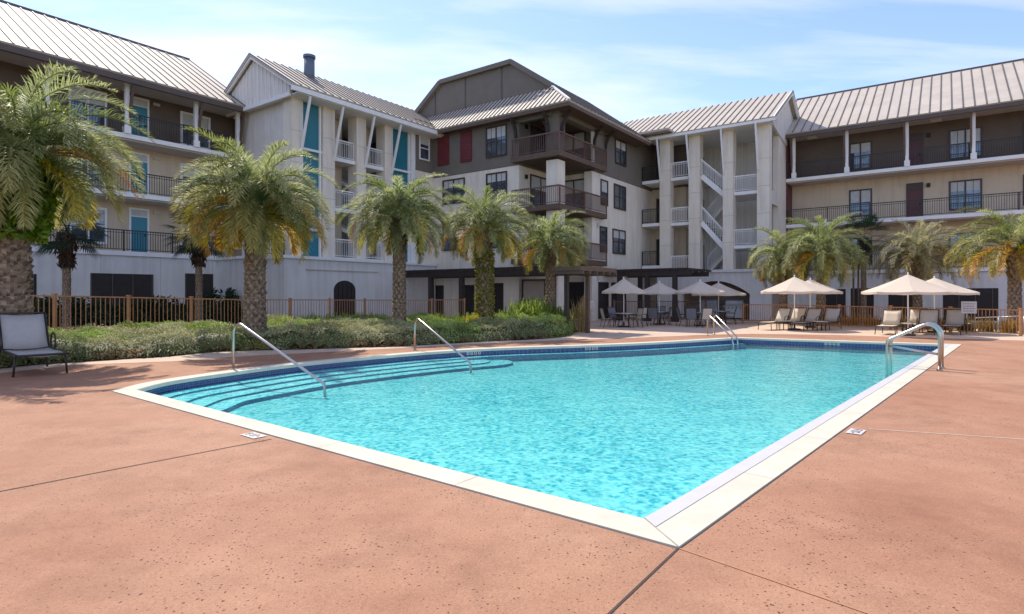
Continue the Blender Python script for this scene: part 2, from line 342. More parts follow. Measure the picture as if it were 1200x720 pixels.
def sheet(name, outer, holes, z, m, label=None, kind='structure'):
    polys = [[Vector((p[0], p[1], 0)) for p in outer]] + [[Vector((p[0], p[1], 0)) for p in h] for h in holes]
    flat = [p for q in polys for p in q]; tris = tessellate_polygon(polys)
    me = bpy.data.meshes.new(name); fs = []
    for t in tris:
        a, b, c = (flat[i] for i in t)
        fs.append(t if (b - a).cross(c - a).z > 0 else (t[0], t[2], t[1]))
    me.from_pydata([(p.x, p.y, z) for p in flat], [], fs); me.materials.append(m)
    o = bpy.data.objects.new(name, me); col.objects.link(o); o['kind'] = kind
    return o
def smooth_line(pts, n=8, closed=False):
    P = [Vector(p) for p in pts]; out = []
    for i in range(len(P) - 1):
        p0 = P[max(i-1,0)]; p1 = P[i]; p2 = P[i+1]; p3 = P[min(i+2,len(P)-1)]
        for k in range(n):
            t = k / n
            out.append(0.5*((2*p1)+(p2-p0)*t+(2*p0-5*p1+4*p2-p3)*t*t+(3*p1-p0-3*p2+p3)*t**3))
    out.append(P[-1]); return out

# ------------------------------------------------------------------ pool outline
curve = smooth_line([G(*p) for p in [(131,459),(182,447),(270,434.5),(340,426),(420,418.5),(500,412),(580,407.5),(675,404.5),(740,402),(805,398.7),(862,395.5)]], 6)
cornerFR = G(1127, 404); cornerN = G(795, 643)
outer = curve + [cornerFR, cornerN]
def offset_poly(P, d):        # P clockwise seen from above (left edge, far edge, right edge, near edge): inward
    n = len(P); out = []
    for i in range(n):
        a = P[i-1]; b = P[i]; c = P[(i+1) % n]
        d1 = (b - a).normalized(); d2 = (c - b).normalized()
        n1 = Vector((d1.y, -d1.x, 0)); n2 = Vector((d2.y, -d2.x, 0))
        def em(e): return 1.2 if e == n - 2 else 0.92 if e == n - 1 else 1.0     # wider kerb on the right edge
        w1 = d * em((i - 1) % n); w2 = d * em(i); c_ = n1.dot(n2)
        if c_ > 0.9995: out.append(b + n1 * (w1 + w2) / 2)
        else:
            A_ = (w1 - c_ * w2) / (1 - c_ * c_); B2_ = (w2 - c_ * w1) / (1 - c_ * c_); out.append(b + n1 * A_ + n2 * B2_)
    return out
area = sum(outer[i].x*outer[(i+1)%len(outer)].y - outer[(i+1)%len(outer)].x*outer[i].y for i in range(len(outer)))
SGN = 1 if area < 0 else -1
inner = offset_poly(outer, 0.36 * SGN)
def ring(name, A, B, za, zb, m):
    n = len(A); mb = MB(); mb.add([(p.x, p.y, za) for p in A] + [(p.x, p.y, zb) for p in B], [(i, (i+1)%n, n+(i+1)%n, n+i) for i in range(n)])
    return mb
WL = -0.17
# ground, deck, path
hole_g = offset_poly(outer, -0.15 * SGN)
sheet('ground', [(-900,-900),(900,-900),(900,1500),(-900,1500)], [[(p.x,p.y) for p in offset_poly(outer, -0.3*SGN)]], -0.05, M['lawn'])
sheet('pool_deck', [(-30,-22),(34,-22),(44,8),(34,40),(10,52),(-30,20)], [[(p.x,p.y) for p in offset_poly(outer, -0.012*SGN)]], 0.0, M['deck'])
mb = MB(); A = offset_poly(outer, -0.012*SGN); n = len(A)
mb.add([(p.x,p.y,0.0) for p in A] + [(p.x,p.y,-0.4) for p in A], [(i,(i+1)%n,n+(i+1)%n,n+i) for i in range(n)])
o = mb.build('deck_edge', M['darktimber']); o['kind'] = 'structure'
# coping: top, rounded nose and inner face
nose = offset_poly(outer, 0.35*SGN); top2 = offset_poly(outer, 0.33*SGN)
mb = MB()
for A, B, za, zb in ((outer, outer, -0.06, 0.012), (outer, top2, 0.012, 0.016), (top2, nose, 0.016, 0.010), (nose, inner, 0.010, -0.008), (inner, inner, -0.008, -0.06)):
    n = len(A); mb.add([(p.x,p.y,za) for p in A] + [(p.x,p.y,zb) for p in B], [(i,(i+1)%n,n+(i+1)%n,n+i) for i in range(n)])
cp = mb.build('pool_coping', M['coping']); cp['kind'] = 'structure'
q1 = offset_poly(outer, 0.225*SGN); kR = len(outer) - 2; mb = MB()
mb.add([(q1[kR].x, q1[kR].y, 0.0195), (q1[kR+1].x, q1[kR+1].y, 0.0195), (nose[kR+1].x, nose[kR+1].y, 0.0155), (nose[kR].x, nose[kR].y, 0.0155),
        (q1[kR].x, q1[kR].y, 0.0165), (q1[kR+1].x, q1[kR+1].y, 0.0165), (nose[kR+1].x, nose[kR+1].y, -0.03), (nose[kR].x, nose[kR].y, -0.03)], [(0,1,2,3),(0,3,7,4),(1,5,6,2),(2,6,7,3),(0,4,5,1)])
o = mb.build('coping_edge', M['copingin']); o['kind'] = 'structure'
# mitre and butt joints in the coping
mb = MB()
nI = len(outer)
def jointline(p, q, w=0.008, z=0.0175):
    d = (q - p).normalized(); s_ = Vector((-d.y, d.x, 0)) * w / 2
    mb.add([(p-s_).to_tuple()[:2] + (z,), (p+s_).to_tuple()[:2] + (z,), (q+s_).to_tuple()[:2] + (z,), (q-s_).to_tuple()[:2] + (z,)], [(0,1,2,3)])
jointline(outer[-1], q1[-1]); jointline(q1[-1], nose[-1], z=0.0205); jointline(outer[-2], q1[-2]); jointline(outer[0], top2[0])
for A_, B_, C_, D_ in ((outer[-2], outer[-1], top2[-2], top2[-1]), (outer[-1], outer[0], top2[-1], top2[0])):
    Ln = (B_ - A_).length; k = int(Ln / 1.8)
    dd = (B_ - A_).normalized(); nn = Vector((dd.y, -dd.x, 0)) * SGN
    for i in range(1, k):
        p = A_.lerp(B_, i / k); jointline(p, p + nn * 0.33, 0.005)
o = mb.build('coping_joint', M['copingj']); o['kind'] = 'structure'
# wall above and below the water line
nR = len(outer) - 2
mb = MB(); mw = MB(); 
TB = offset_poly(outer, 0.34*SGN); n = len(TB)
for i in range(n):
    j = (i+1) % n; tgt = mw if i == nR else mb
    tgt.add([(TB[i].x,TB[i].y,-0.04),(TB[j].x,TB[j].y,-0.04),(TB[j].x,TB[j].y,-0.30),(TB[i].x,TB[i].y,-0.30)], [(0,1,2,3)])
o = mb.build('waterline_tile', M['tile']); o['kind'] = 'structure'
o = mw.build('pool_wall', M['copingin']); o['kind'] = 'structure'
mb = MB(); FL = -0.38
WT = offset_poly(outer, 0.335*SGN)
mb.add([(p.x,p.y,-0.29) for p in WT] + [(p.x,p.y,FL) for p in WT], [(i,(i+1)%n,n+(i+1)%n,n+i) for i in range(n)])
o = mb.build('pool_wall', M['plaster']); o['kind'] = 'structure'
sheet('pool_floor', [(p.x,p.y) for p in WT], [], FL, M['plaster'])
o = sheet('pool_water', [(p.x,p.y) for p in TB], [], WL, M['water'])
# entry steps following the curved side, the first one running on as a ledge
nc = len(curve)
def step(d, z, zb, i1, name, endround=True):
    Q = offset_poly(outer, (0.335 + d) * SGN)
    base = WT
    idx = list(range(0, i1 + 1)); P = [Q[i] for i in idx]; B_ = [base[i] for i in idx]
    # near end: push the first point onto the near wall
    near = (WT[-1] - WT[0]).normalized(); P[0] = WT[0] + near * (d * 1.25)
    if endround:
        e = P[-1]; be = B_[-1]; di = (P[-1] - P[-2]).normalized(); cx = be.lerp(e, 0.5); rr = (e - be).length / 2
        nn = (e - be).normalized()
        for k in range(1, 9):
            t = math.pi * k / 9; P.append(cx + nn * rr * math.cos(t) + di * rr * 1.3 * math.sin(t))
    poly = P + [be_ for be_ in reversed(B_)]
    o = sheet('pool_step', [(p.x,p.y) for p in poly], [], z, M['tread'])
    m2 = MB(); k = len(P); m2.add([(p.x,p.y,z) for p in P] + [(p.x,p.y,zb) for p in P], [(i,i+1,k+i+1,k+i) for i in range(k-1)])
    o2 = m2.build('step_riser', M['nosing']); o2['kind'] = 'structure'
iend = 5 * 6 + 1
step(0.36, -0.198, FL, nc - 2, 's', False)
step(0.80, -0.234, FL, iend, 's'); step(1.24, -0.270, FL, iend + 1, 's'); step(1.66, -0.306, FL, iend + 2, 's')

# deck joints and lighter bands
def strip(name, p, q, w, z, m):
    d = (q - p).normalized(); s_ = Vector((-d.y, d.x, 0)) * w / 2
    m2 = MB(); m2.add([(p-s_).to_tuple()[:2]+(z,), (p+s_).to_tuple()[:2]+(z,), (q+s_).to_tuple()[:2]+(z,), (q-s_).to_tuple()[:2]+(z,)], [(0,1,2,3)])
    o = m2.build(name, m); o['kind'] = 'structure'; return o
strip('deck_joint', G(-60, 588), G(318, 515), 0.018, 0.004, M['darktimber'])
strip('deck_joint', cornerN, G(640, 790), 0.016, 0.004, M['darktimber'])
strip('deck_joint', cornerN, G(1250, 800), 0.012, 0.004, M['fencebrown'])
strip('deck_joint', G(1018, 503), G(1300, 522), 0.02, 0.004, M['sand'])
strip('deck_joint', G(1105, 440), G(1400, 452), 0.02, 0.004, M['sand'])
path = [G(p[0], p[1]) for p in [(-30,441),(90,428),(200,424),(300,417),(420,411),(540,404.5),(660,399),(740,396.5),(820,393),(880,391.5),(980,393),(1110,397),(1250,401),(1300,392),(1100,384),(940,378),(760,374),(690,376),(640,379),(560,386),(430,393),(300,398),(150,405),(-40,412)]]
sheet('walkway', [(p.x, p.y) for p in path], [], 0.005, M['pathc'])

# ------------------------------------------------------------------ building kit
def opening(parent, axis, plane, c0, c1, z0, z1, kind='window', fm='frame', pm='glass', mull=1, bars=0, rev=0.06, fw=0.09):
    """window or door standing on a wall; axis 'x': wall of constant x facing +x, 'y': wall of constant y facing -y"""
    if c1 < c0: c0, c1 = c1, c0
    if z1 < z0: z0, z1 = z1, z0
    def bx(mb, a0, a1, za, zb, d0, d1):
        if axis == 'x': mb.box(plane + d0, plane + d1, a0, a1, za, zb)
        else: mb.box(a0, a1, plane - d1, plane - d0, za, zb)
    f = MB(True); p = MB(True)
    bx(f, c0, c0 + fw, z0, z1, -0.03, rev); bx(f, c1 - fw, c1, z0, z1, -0.03, rev)
    bx(f, c0 + fw, c1 - fw, z1 - fw, z1, -0.03, rev); 
    if kind != 'door': bx(f, c0 + fw, c1 - fw, z0, z0 + fw, -0.03, rev + 0.03)
    if kind == 'window':
        for k in range(1, mull + 1):
            c = c0 + (c1 - c0) * k / (mull + 1); bx(f, c - 0.045, c + 0.045, z0 + fw, z1 - fw, -0.03, rev - 0.01)
        zm = (z0 + z1) / 2; nseg = mull + 1
        for k in range(nseg):
            a = c0 + (c1 - c0) * k / nseg + (fw if k == 0 else 0.045); b = c0 + (c1 - c0) * (k + 1) / nseg - (fw if k == nseg - 1 else 0.045)
            bx(f, a, b, zm - 0.03, zm + 0.03, -0.03, rev - 0.02)
            for q in range(1, bars + 1):
                c = a + (b - a) * q / (bars + 1); bx(f, c - 0.012, c + 0.012, z0 + fw, zm - 0.03, 0.0, rev - 0.03); bx(f, c - 0.012, c + 0.012, zm + 0.03, z1 - fw, 0.0, rev - 0.03)
    bx(p, c0 + fw, c1 - fw, z0 + (fw if kind != 'door' else 0), z1 - fw, -0.05, 0.012)
    o = f.build(kind, M[fm], parent); 
    if kind == 'door' and z1 - z0 > 2.3:
        # transom light over the leaf
        zt = z1 - fw - 0.33; g = MB(True); bx(g, c0 + fw, c1 - fw, zt, z1 - fw, 0.013, 0.02); g.build('transom', M['blind' if fm == 'white' else 'frame'], o)
        r_ = MB(True); bx(r_, c0 + fw, c1 - fw, zt - 0.05, zt, 0.013, rev - 0.01); r_.build('transom_bar', M[fm], o)
    p.build('pane' if kind == 'window' else 'door_leaf', M[pm], o)
    if kind == 'door':
        h = MB(True); bx(h, c1 - fw - 0.14, c1 - fw - 0.06, z0 + 0.95, z0 + 1.05, 0.013, 0.06); h.build('handle', M['black'], o)
    if kind == 'window' and pm == 'glass' and rnd.random() < 0.7:
        g = MB(True); a0 = c0 + fw + 0.05; a1 = a0 + (c1 - c0) * 0.3
        bx(g, c0 + fw + 0.02, c1 - fw - 0.02, (z0 + z1) / 2 + (0.25 if rnd.random() < 0.5 else 0.05), z1 - fw, 0.013, 0.016); g.build('blind', M['blind'], o)
    return o
def railing(parent, p, q, z, h=1.05, m='darkmetal', sp=0.12, pw=0.022, posts=2.4, z2=None, cap=0.05, name='railing'):
    """p,q building-frame ends at floor height z (and z2)"""
    z2 = z if z2 is None else z2
    mb = MB(True); p = Vector((p[0], p[1], z)); q = Vector((q[0], q[1], z2)); Ln = (Vector((q.x-p.x, q.y-p.y, 0))).length
    up = Vector((0, 0, 1))
    mb.bar(p + up*h, q + up*h, cap, cap); mb.bar(p + up*0.1, q + up*0.1, 0.035, 0.035)
    if m == 'darkmetal' or m == 'white': mb.bar(p + up*(h-0.13), q + up*(h-0.13), 0.025, 0.025)
    n = max(1, int(Ln / sp))
    for i in range(n + 1):
        a = p.lerp(q, i / n); mb.bar(a + up*0.1, a + up*(h-0.02), pw, pw)
    k = max(1, round(Ln / posts))
    for i in range(k + 1):
        a = p.lerp(q, i / k); mb.bar(a, a + up*(h+0.02), 0.06, 0.06)
    return mb.build(name, M[m], parent)
def roof_face(panel, seam, pts, spc=0.5, th=0.12, sw=0.05, sh=0.05):
    P = [Vector(p) for p in pts]; e = (P[1] - P[0]).normalized(); nrm = (P[1]-P[0]).cross(P[-1]-P[0]).normalized()
    if nrm.z < 0: nrm = -nrm
    u = nrm.cross(e); 
    if u.z < 0: u = -u
    panel.prism(P, -nrm * th)
    q = [((p - P[0]).dot(e), (p - P[0]).dot(u)) for p in P]; s0 = min(a for a, b in q); s1 = max(a for a, b in q)
    k = max(1, round((s1 - s0) / spc))
    for i in range(k + 1):
        s_ = s0 + (s1 - s0) * i / k; s_ = min(max(s_, s0 + 0.02), s1 - 0.02); hits = []
        for j in range(len(q)):
            (a0, b0), (a1, b1) = q[j], q[(j+1) % len(q)]
            if (a0 - s_) * (a1 - s_) < 0: hits.append(b0 + (b1 - b0) * (s_ - a0) / (a1 - a0))
        if len(hits) >= 2 and max(hits) - min(hits) > 0.1:
            A_ = P[0] + e * s_ + u * min(hits) + nrm * (sh / 2 - 0.002); B_ = P[0] + e * s_ + u * max(hits) + nrm * (sh / 2 - 0.002)
            seam.bar(A_, B_, sw, sh, up=nrm)

# ================================================================== LEFT WING
K = 0.60
lw = thing('apartment_wing', 'long left wing of the apartment block with brown top floor and teal doors', 'building', wb(-34, 8), -TH)
XL, XW = -33.0, -34.6; YA, YB = -6.0, 17.9
ZL = [3.84, 6.79, 9.71]; EZ = 12.45
m_ = MB(True); m_.box(XL - 0.02, -46, YA, YB, -0.3, 3.62); m_.build('lower_wall', M['podium'], lw)
m_ = MB(True); m_.box(XW, -46, YA, YB + 1, 3.86, 9.70); m_.build('wall', M['cream'], lw)
m_ = MB(True); m_.box(XW, -46, YA, YB + 1, 9.72, 12.6); m_.build('upper_wall', M['brownwall'], lw)
for z in ZL:
    m_ = MB(True); m_.box(XL + 0.06, XW - 0.1, YA - 0.1, YB if z > 5 else 17.1, z - 0.22, z); m_.build('floor_slab', M['white'], lw)
    if z > 5:
        m_ = MB(True); m_.box(XL - 0.1, XW, YA, YB, z - 0.30, z - 0.225); m_.build('balcony_ceiling', M['soffit'], lw)
pn, se = MB(True), MB(True)
roof_face(pn, se, [(-32.3, YA-0.6, EZ), (-32.3, YB + 0.9, EZ), (-39.9, YB + 0.9, EZ + 7.6*K), (-39.9, YA-0.6, EZ + 7.6*K)], 0.52)
roof_face(pn, se, [(-47.5, YA-0.6, EZ), (-47.5, YB + 0.9, EZ), (-39.9, YB + 0.9, EZ + 7.6*K), (-39.9, YA-0.6, EZ + 7.6*K)], 0.52)
rf = pn.build('roof', M['roof'], lw); se.build('seam', M['seam'], rf)
m_ = MB(True); m_.box(-39.8, -40.0, YA-0.6, YB+0.9, EZ+7.6*K-0.05, EZ+7.6*K+0.07); m_.build('ridge_cap', M['seam'], rf)
m_ = MB(True); m_.box(-32.34, -32.52, YA-0.6, YB+0.4, EZ-0.36, EZ-0.08); m_.build('fascia', M['fascia'], lw)
m_ = MB(True); m_.box(-32.50, -34.7, YA-0.5, YB+0.9, EZ-0.16, EZ-0.12); m_.build('soffit', M['soffit'], lw)
posts = [onx(u, 150, XL)[0] for u in (56, 148.5, 229.5, 278.5)]
posts = [posts[0] - 6.4, posts[0] - 3.2] + posts
for y in posts:
    m_ = MB(True); m_.box(XL - 0.09, XL + 0.09, y - 0.09, y + 0.09, ZL[2], EZ - 0.15); m_.build('post', M['white'], lw)
    m_ = MB(True); m_.box(XL - 0.15, XL + 0.15, y - 0.15, y + 0.15, ZL[2], ZL[2] + 0.35); m_.build('post_base', M['white'], lw)
    m_ = MB(True); m_.bar((XL - 0.05, y + 0.12, ZL[2] + 0.5), (XL + 0.45, y + 0.12, EZ - 0.38), 0.12); m_.build('brace', M['timber'], lw)
for z in ZL: railing(lw, (XL, YA), (XL, YB if z > 5 else 17.0), z)
for (u0, u1, v0, v1) in ((80, 125, 98, 150), (211, 246, 132, 171)):
    y0, zt = onx((u0+u1)/2, v0, XW); ya = onx(u0, v0, XW)[0]; yb_ = onx(u1, v0, XW)[0]
    for z in ZL: opening(lw, 'x', XW, ya, yb_, z + (0.35 if z > 9 else 0.4), z + 2.25, fm='white', rev=0.07, fw=0.11)
ya = onx(151, 200, XW)[0]; yb_ = onx(174.5, 200, XW)[0]
for z in ZL: opening(lw, 'x', XW, ya, yb_, z, z + 2.42, 'door', 'white', 'tealdoor')
for z in ZL: opening(lw, 'x', XW, ya - 7.5, yb_ - 7.5, z, z + 2.42, 'door', 'white', 'tealdoor')
for z in ZL: 
    opening(lw, 'x', XW, ya - 11, ya - 8.6, z + 0.4, z + 2.25, fm='white')
    m_ = MB(True); yy = onx(183, 118, XW)[0]; m_.box(XW, XW + 0.1, yy - 0.16, yy + 0.16, z + 2.2, z + 2.34) ; m_.build('wall_lamp', M['soffit'], lw)
for (u0, u1) in ((106, 180), (217, 250), (8, 43)):
    y0 = onx(u0, 330, XL)[0]; y1 = onx(u1, 330, XL)[0]; zt = onx((u0+u1)/2, 321, XL)[1]
    m_ = MB(True); m_.box(XL - 0.3, XL - 0.01, y0, y1, 0.3, zt); o = m_.build('garage_opening', M['darkvoid'], lw)
    m_ = MB(True)
    for k in range(0, int((y1 - y0) / 0.9) + 1): 
        yk = min(y0 + 0.03 + k * 0.9, y1 - 0.03); m_.box(XL - 0.012, XL + 0.02, yk - 0.02, yk + 0.02, 0.3, zt)
    m_.build('screen_bar', M['fascia'], o)
for k in range(9):       # control joints
    y = YA + 1.2 + k * 2.7
    m_ = MB(True); m_.box(XL - 0.02, XL - 0.012, y, y + 0.03, 0.1, 3.6); m_.build('wall_joint', M['sand'], lw)

# ================================================================== LEFT STAIR TOWER
lt = thing('stair_tower', 'left stair tower with teal panels and slanted white struts under a gable roof', 'building', wb(-30, 22), -TH)
XT = -28.2; PZ = 3.72
m_ = MB(True); m_.box(-30.1, -36, 17.15, 18.0, -0.3, 3.6); m_.box(-27.95, -36, 18.0, 29.4, -0.3, 3.6); m_.build('lower_wall', M['podium'], lt)
m_ = MB(True); m_.box(-30.0, -36, 17.05, 17.9, 3.6, 3.76); m_.box(-27.85, -36, 17.9, 29.4, 3.6, 3.76); m_.build('ledge', M['white'], lt)
m_ = MB(True); y0 = onx(358, 320, -27.95)[0]; y1 = onx(443, 320, -27.95)[0]; m_.box(-27.95, -27.90, y0, y1, 3.02, 3.08); m_.build('trim_band', M['sand'], lt)
# arched opening in the lower wall
def arch_poly(c0, c1, zt, z0, rise, n=12):
    cm = (c0 + c1) / 2; pts = [(c0, z0), (c0, zt - rise)]
    for k in range(1, n): 
        t = math.pi * (1 - k / n); pts.append((cm + (c1 - c0) / 2 * math.cos(t), zt - rise + rise * math.sin(t)))
    return pts + [(c1, zt - rise), (c1, z0)]
y0 = onx(391, 340, -27.95)[0]; y1 = onx(416.5, 340, -27.95)[0]; zt = onx(404, 329, -27.95)[1]
ap = arch_poly(y0, y1, zt, 0.2, 0.55)
m_ = MB(True); m_.prism([(-28.2, a, b) for a, b in ap], (0.26, 0, 0)); o = m_.build('arched_opening', M['darkvoid'], lt)
m_ = MB(True); 
for k in range(1, 5): yk = y0 + (y1 - y0) * k / 5; m_.box(-27.94, -27.92, yk - 0.012, yk + 0.012, 0.2, zt - 0.2)
m_.build('grille', M['black'], o)
ET = 12.5
# gable end wall and side wall
m_ = MB(True); m_.box(-29.0, -33.4, 18.75, 19.0, PZ, 13.0); m_.build('end_wall', M['offwhite'], lt)
m_ = MB(True); m_.box(-32.6, -36, 19.0, 29.4, PZ, 12.3); m_.build('back_wall', M['tanwall'], lt)
gp = [(-27.35, 12.62), (-31.4, 12.62 + 4.05*0.6), (-34.2, 12.62 + 4.05*0.6 - 2.8*0.6), (-34.2, 12.52), (-27.9, 12.2)]
m_ = MB(True); m_.prism([(a, 18.35, b) for a, b in [(-28.0, 12.34), (-28.0, 12.85), (-31.4, 14.9), (-34.0, 13.35), (-34.0, 12.34)]], (0, 0.2, 0)); gb = m_.build('gable', M['offwhite'], lt)
m_ = MB(True)
for k in range(15):
    x = -28.3 - k * 0.38; zt = 14.9 - abs(x + 31.4) * 0.61; m_.box(x - 0.025, x + 0.025, 18.31, 18.349, 12.36, max(12.5, zt - 0.05))
m_.build('batten', M['white'], gb)
m_ = MB(True); m_.box(-27.85, -34.2, 18.22, 18.34, 12.14, 12.34); m_.bar((-27.25, 18.15, 12.55), (-31.4, 18.15, 15.02), 0.1, 0.26); m_.bar((-31.4, 18.15, 15.02), (-34.6, 18.15, 13.12), 0.1, 0.26); m_.build('gable_trim', M['white'], lt)
pn, se = MB(True), MB(True)
roof_face(pn, se, [(-27.2, 18.05, ET + 0.12), (-27.2, 29.0, ET + 0.12), (-31.4, 33.5, ET + 0.12 + 4.2*0.6), (-31.4, 18.05, ET + 0.12 + 4.2*0.6)], 0.5)
roof_face(pn, se, [(-35.6, 18.05, ET + 0.12), (-35.6, 32.0, ET + 0.12), (-31.4, 33.5, ET + 0.12 + 4.2*0.6), (-31.4, 18.05, ET + 0.12 + 4.2*0.6)], 0.5)
rf = pn.build('roof', M['roof'], lt); se.build('seam', M['seam'], rf)
m_ = MB(True); m_.box(-27.22, -27.36, 18.0, 29.6, ET - 0.22, ET + 0.03); m_.build('fascia', M['white'], lt)
m_ = MB(True); m_.box(-27.36, -32.6, 18.4, 29.4, ET - 0.25, ET - 0.2); m_.build('soffit', M['white'], lt)
vy = onx(362.5, 90, -30.6)[0]
m_ = MB(True); m_.tube([(-30.6, vy, 14.0), (-30.6, vy, 15.75)], 0.31, 20); o = m_.build('vent_pipe', M['vent'], lt, True)
m_ = MB(True); m_.tube([(-30.6, vy, 15.751), (-30.6, vy, 15.9)], 0.36, 20); m_.build('vent_cap', M['vent'], o)
def ay(u, x=XT): return onx(u, 200, x)[0]
pil = [(ay(343), ay(354)), (ay(379), ay(392.5)), (ay(418), ay(429)), (ay(451), ay(460))]
pil[0] = (18.6, ay(354))
for y0, y1 in pil:
    m_ = MB(True); m_.box(XT, XT - 0.8, y0, y1, PZ, ET - 0.25); m_.build('pillar', M['stucco'], lt)
    for z in (5.4, 7.1, 8.8, 10.5): m_ = MB(True); m_.box(XT, XT + 0.012, y0 - 0.01, y1 + 0.01, z, z + 0.03); m_.build('pillar_joint', M['sand'], lt)
    m_ = MB(True); m_.bar((XT + 0.02, y1 - 0.08, 9.3), (-27.35, y1 - 0.08, ET - 0.25), 0.11, 0.11); m_.build('strut', M['white'], lt)
m_ = MB(True); m_.box(XT - 0.02, XT - 0.3, ay(482.5), ay(487), PZ, ET - 0.25); m_.build('corner_trim', M['white'], lt)
for (ya, yb_) in ((pil[0][1], pil[1][0]), (pil[3][1], ay(482.5))):
    m_ = MB(True); m_.box(XT - 0.25, XT - 0.35, ya, yb_ - 0.0, PZ, ET - 0.25); pnl = m_.build('teal_panel', M['teal'], lt)
    m_ = MB(True)
    for z in (5.2, 6.85, 9.6): m_.box(XT - 0.24, XT - 0.12, ya, yb_, z, z + 0.13)
    for yy in (ya + 0.04, yb_ - 0.16): m_.box(XT - 0.24, XT - 0.14, yy, yy + 0.12, PZ, ET - 0.25)
    m_.build('panel_trim', M['white'], pnl)
for (ya, yb_, sh) in ((pil[1][1], pil[2][0], 0.0), (pil[2][1], pil[3][0], 1.3)):
    for z in (ZL[0], ZL[1] + sh - 0.1, ZL[2] + sh - (1.4 if sh else 0.1)):
        m_ = MB(True); m_.box(XT - 0.15, -32.5, ya, yb_, z - 0.22, z); m_.build('landing', M['white'], lt)
        railing(lt, (XT - 0.3, ya), (XT - 0.3, yb_), z, m='white', cap=0.06)
    m_ = MB(True); m_.box(-29.6, -29.9, yb_ - 0.55, yb_, PZ, ET - 0.3); m_.build('inner_pier', M['cream'], lt)
for k, (za, zb) in enumerate(((ZL[2], 8.2), (ZL[1], 5.3))):
    m_ = MB(True); ya = pil[1][1] - 1.0; yb_ = pil[3][0]; m_.bar((-31.0, ya, za), (-31.0, yb_, zb), 1.1, 0.25); m_.build('stair_flight', M['white'], lt)
    railing(lt, (-30.4, ya), (-30.4, yb_), za + 0.1, m='white', z2=zb + 0.1)
# grey wall between tower and corner block
m_ = MB(True); m_.box(XT - 0.05, -36, ay(487), 29.5, 9.9, 13.3); m_.build('grey_wall', M['olivewall'], lt)
m_ = MB(True); m_.box(XT - 0.05, -36, ay(487), 29.5, PZ, 9.9); m_.build('pale_wall', M['stucco'], lt)
y0, zt = onx(491, 159, XT - 0.05); y1 = onx(503, 159, XT - 0.05)[0]
opening(lt, 'x', XT - 0.05, y0, y1, onx(497, 188, XT)[1], onx(497, 160, XT)[1], fm='white', mull=0)
railing(lt, (-30.3, 17.3), (-28.2, 18.15), PZ + 0.05)

# ================================================================== CORNER BLOCK
cbk = thing('corner_block', 'central corner block with wrap-around brown balconies and a broad grey gable', 'building', wb(-24, 33), -TH)
RBG = 43.2; A0 = 29.5; B1 = ony(608, 200, A0)[0]; B2 = -18.3; A2 = 34.0; AE = 39.6
C2, C3, C4 = 3.85, 6.95, 10.05
m_ = MB(True); m_.prism([(XT+0.0, A0, 0), (B1, A0, 0), (B1, A2, 0), (B2 - 0.0, A2, 0), (B2, AE, 0), (-30, AE, 0), (-30, A0, 0)][0:0] or [(-29.5, A0, -0.3), (B1, A0, -0.3), (B1, A2, -0.3), (B2, A2, -0.3), (B2, AE + 4, -0.3), (-29.5, AE + 4, -0.3)], (0, 0, 9.9)); m_.build('pale_wall', M['stucco'], cbk)
m_ = MB(True); m_.prism([(-29.5, A0 - 0.03, 9.62), (B1 + 0.03, A0 - 0.03, 9.62), (B1 + 0.03, A2, 9.62), (B2 + 0.03, A2 - 0.03, 9.62), (B2 + 0.03, AE + 4, 9.62), (-29.5, AE + 4, 9.62)], (0, 0, 3.55)); m_.build('upper_wall', M['olivewall'], cbk)
# corner column
for z0, z1, mm in ((-0.3, 9.6, 'stucco'), (10.05, 13.0, 'olivewall')):
    m_ = MB(True); m_.box(B2 - 0.78, B2, A0, A0 + 0.85, z0, z1); m_.build('corner_column', M[mm], cbk)
m_ = MB(True); m_.box(B2 - 0.1, B2 + 0.02, A2 - 0.3, A2 + 0.0, 10.05, 13.0);
m_.box(B2 - 0.55, B2 + 0.02, A2 - 0.35, A2, 0, 9.6); m_.build('side_pier', M['stucco'], cbk)
# balconies
for z, mm in ((C4, 'timber'), (C3, 'timber'), (C2, 'timber')):
    pj = 0.35
    m_ = MB(True); m_.prism([(B1 - 0.35, A0 - pj, z - 0.32), (B2 + pj, A0 - pj, z - 0.32), (B2 + pj, A2 - 0.1 + 1.2, z - 0.32), (B2 + 0.04, A2 + 1.1, z - 0.32), (B2 + 0.04, A2 - 0.36, z - 0.32), (B1 + 0.04, A2 - 0.36, z - 0.32), (B1 + 0.04, A0 - 0.04, z - 0.32), (B1 - 0.35, A0 - 0.04, z - 0.32)], (0, 0, 0.32))
    sl = m_.build('balcony_slab', M['timber'], cbk)
    railing(sl, (B1 - 0.3, A0 - pj + 0.05), (B2 + pj - 0.05, A0 - pj + 0.05), z, m='brownrail', pw=0.024, sp=0.13, cap=0.08)
    railing(sl, (B2 + pj - 0.05, A0 - pj + 0.1), (B2 + pj - 0.05, A2 + 1.1), z, m='brownrail', pw=0.024, sp=0.13, cap=0.08)
    # doors inside the recess
    opening(cbk, 'x', B1 + (0.03 if z > 9 else 0), A0 + 1.2, A0 + 3.6, z + 0.02, z + 2.3, 'window', mull=1)
    opening(cbk, 'y', A2 - (0.03 if z > 9 else 0), B1 + 0.35, B2 - 0.6, z + 0.02, z + 2.3, 'window', mull=1)
    m_ = MB(True); m_.box(B1 + 0.05, B1 + 0.17, A0 + 0.6, A0 + 0.75, z + 1.9, z + 2.15); m_.build('wall_lamp', M['black'], cbk)
m_ = MB(True); m_.box(B2 - 0.4, B2 + 0.15, A0 + 0.9, A2 + 1.0, 12.15, 12.42); m_.box(B1, B2 - 0.4, A0 - 0.1, A0 + 0.2, 12.15, 12.42); m_.build('eave_beam', M['olivewall'], cbk)
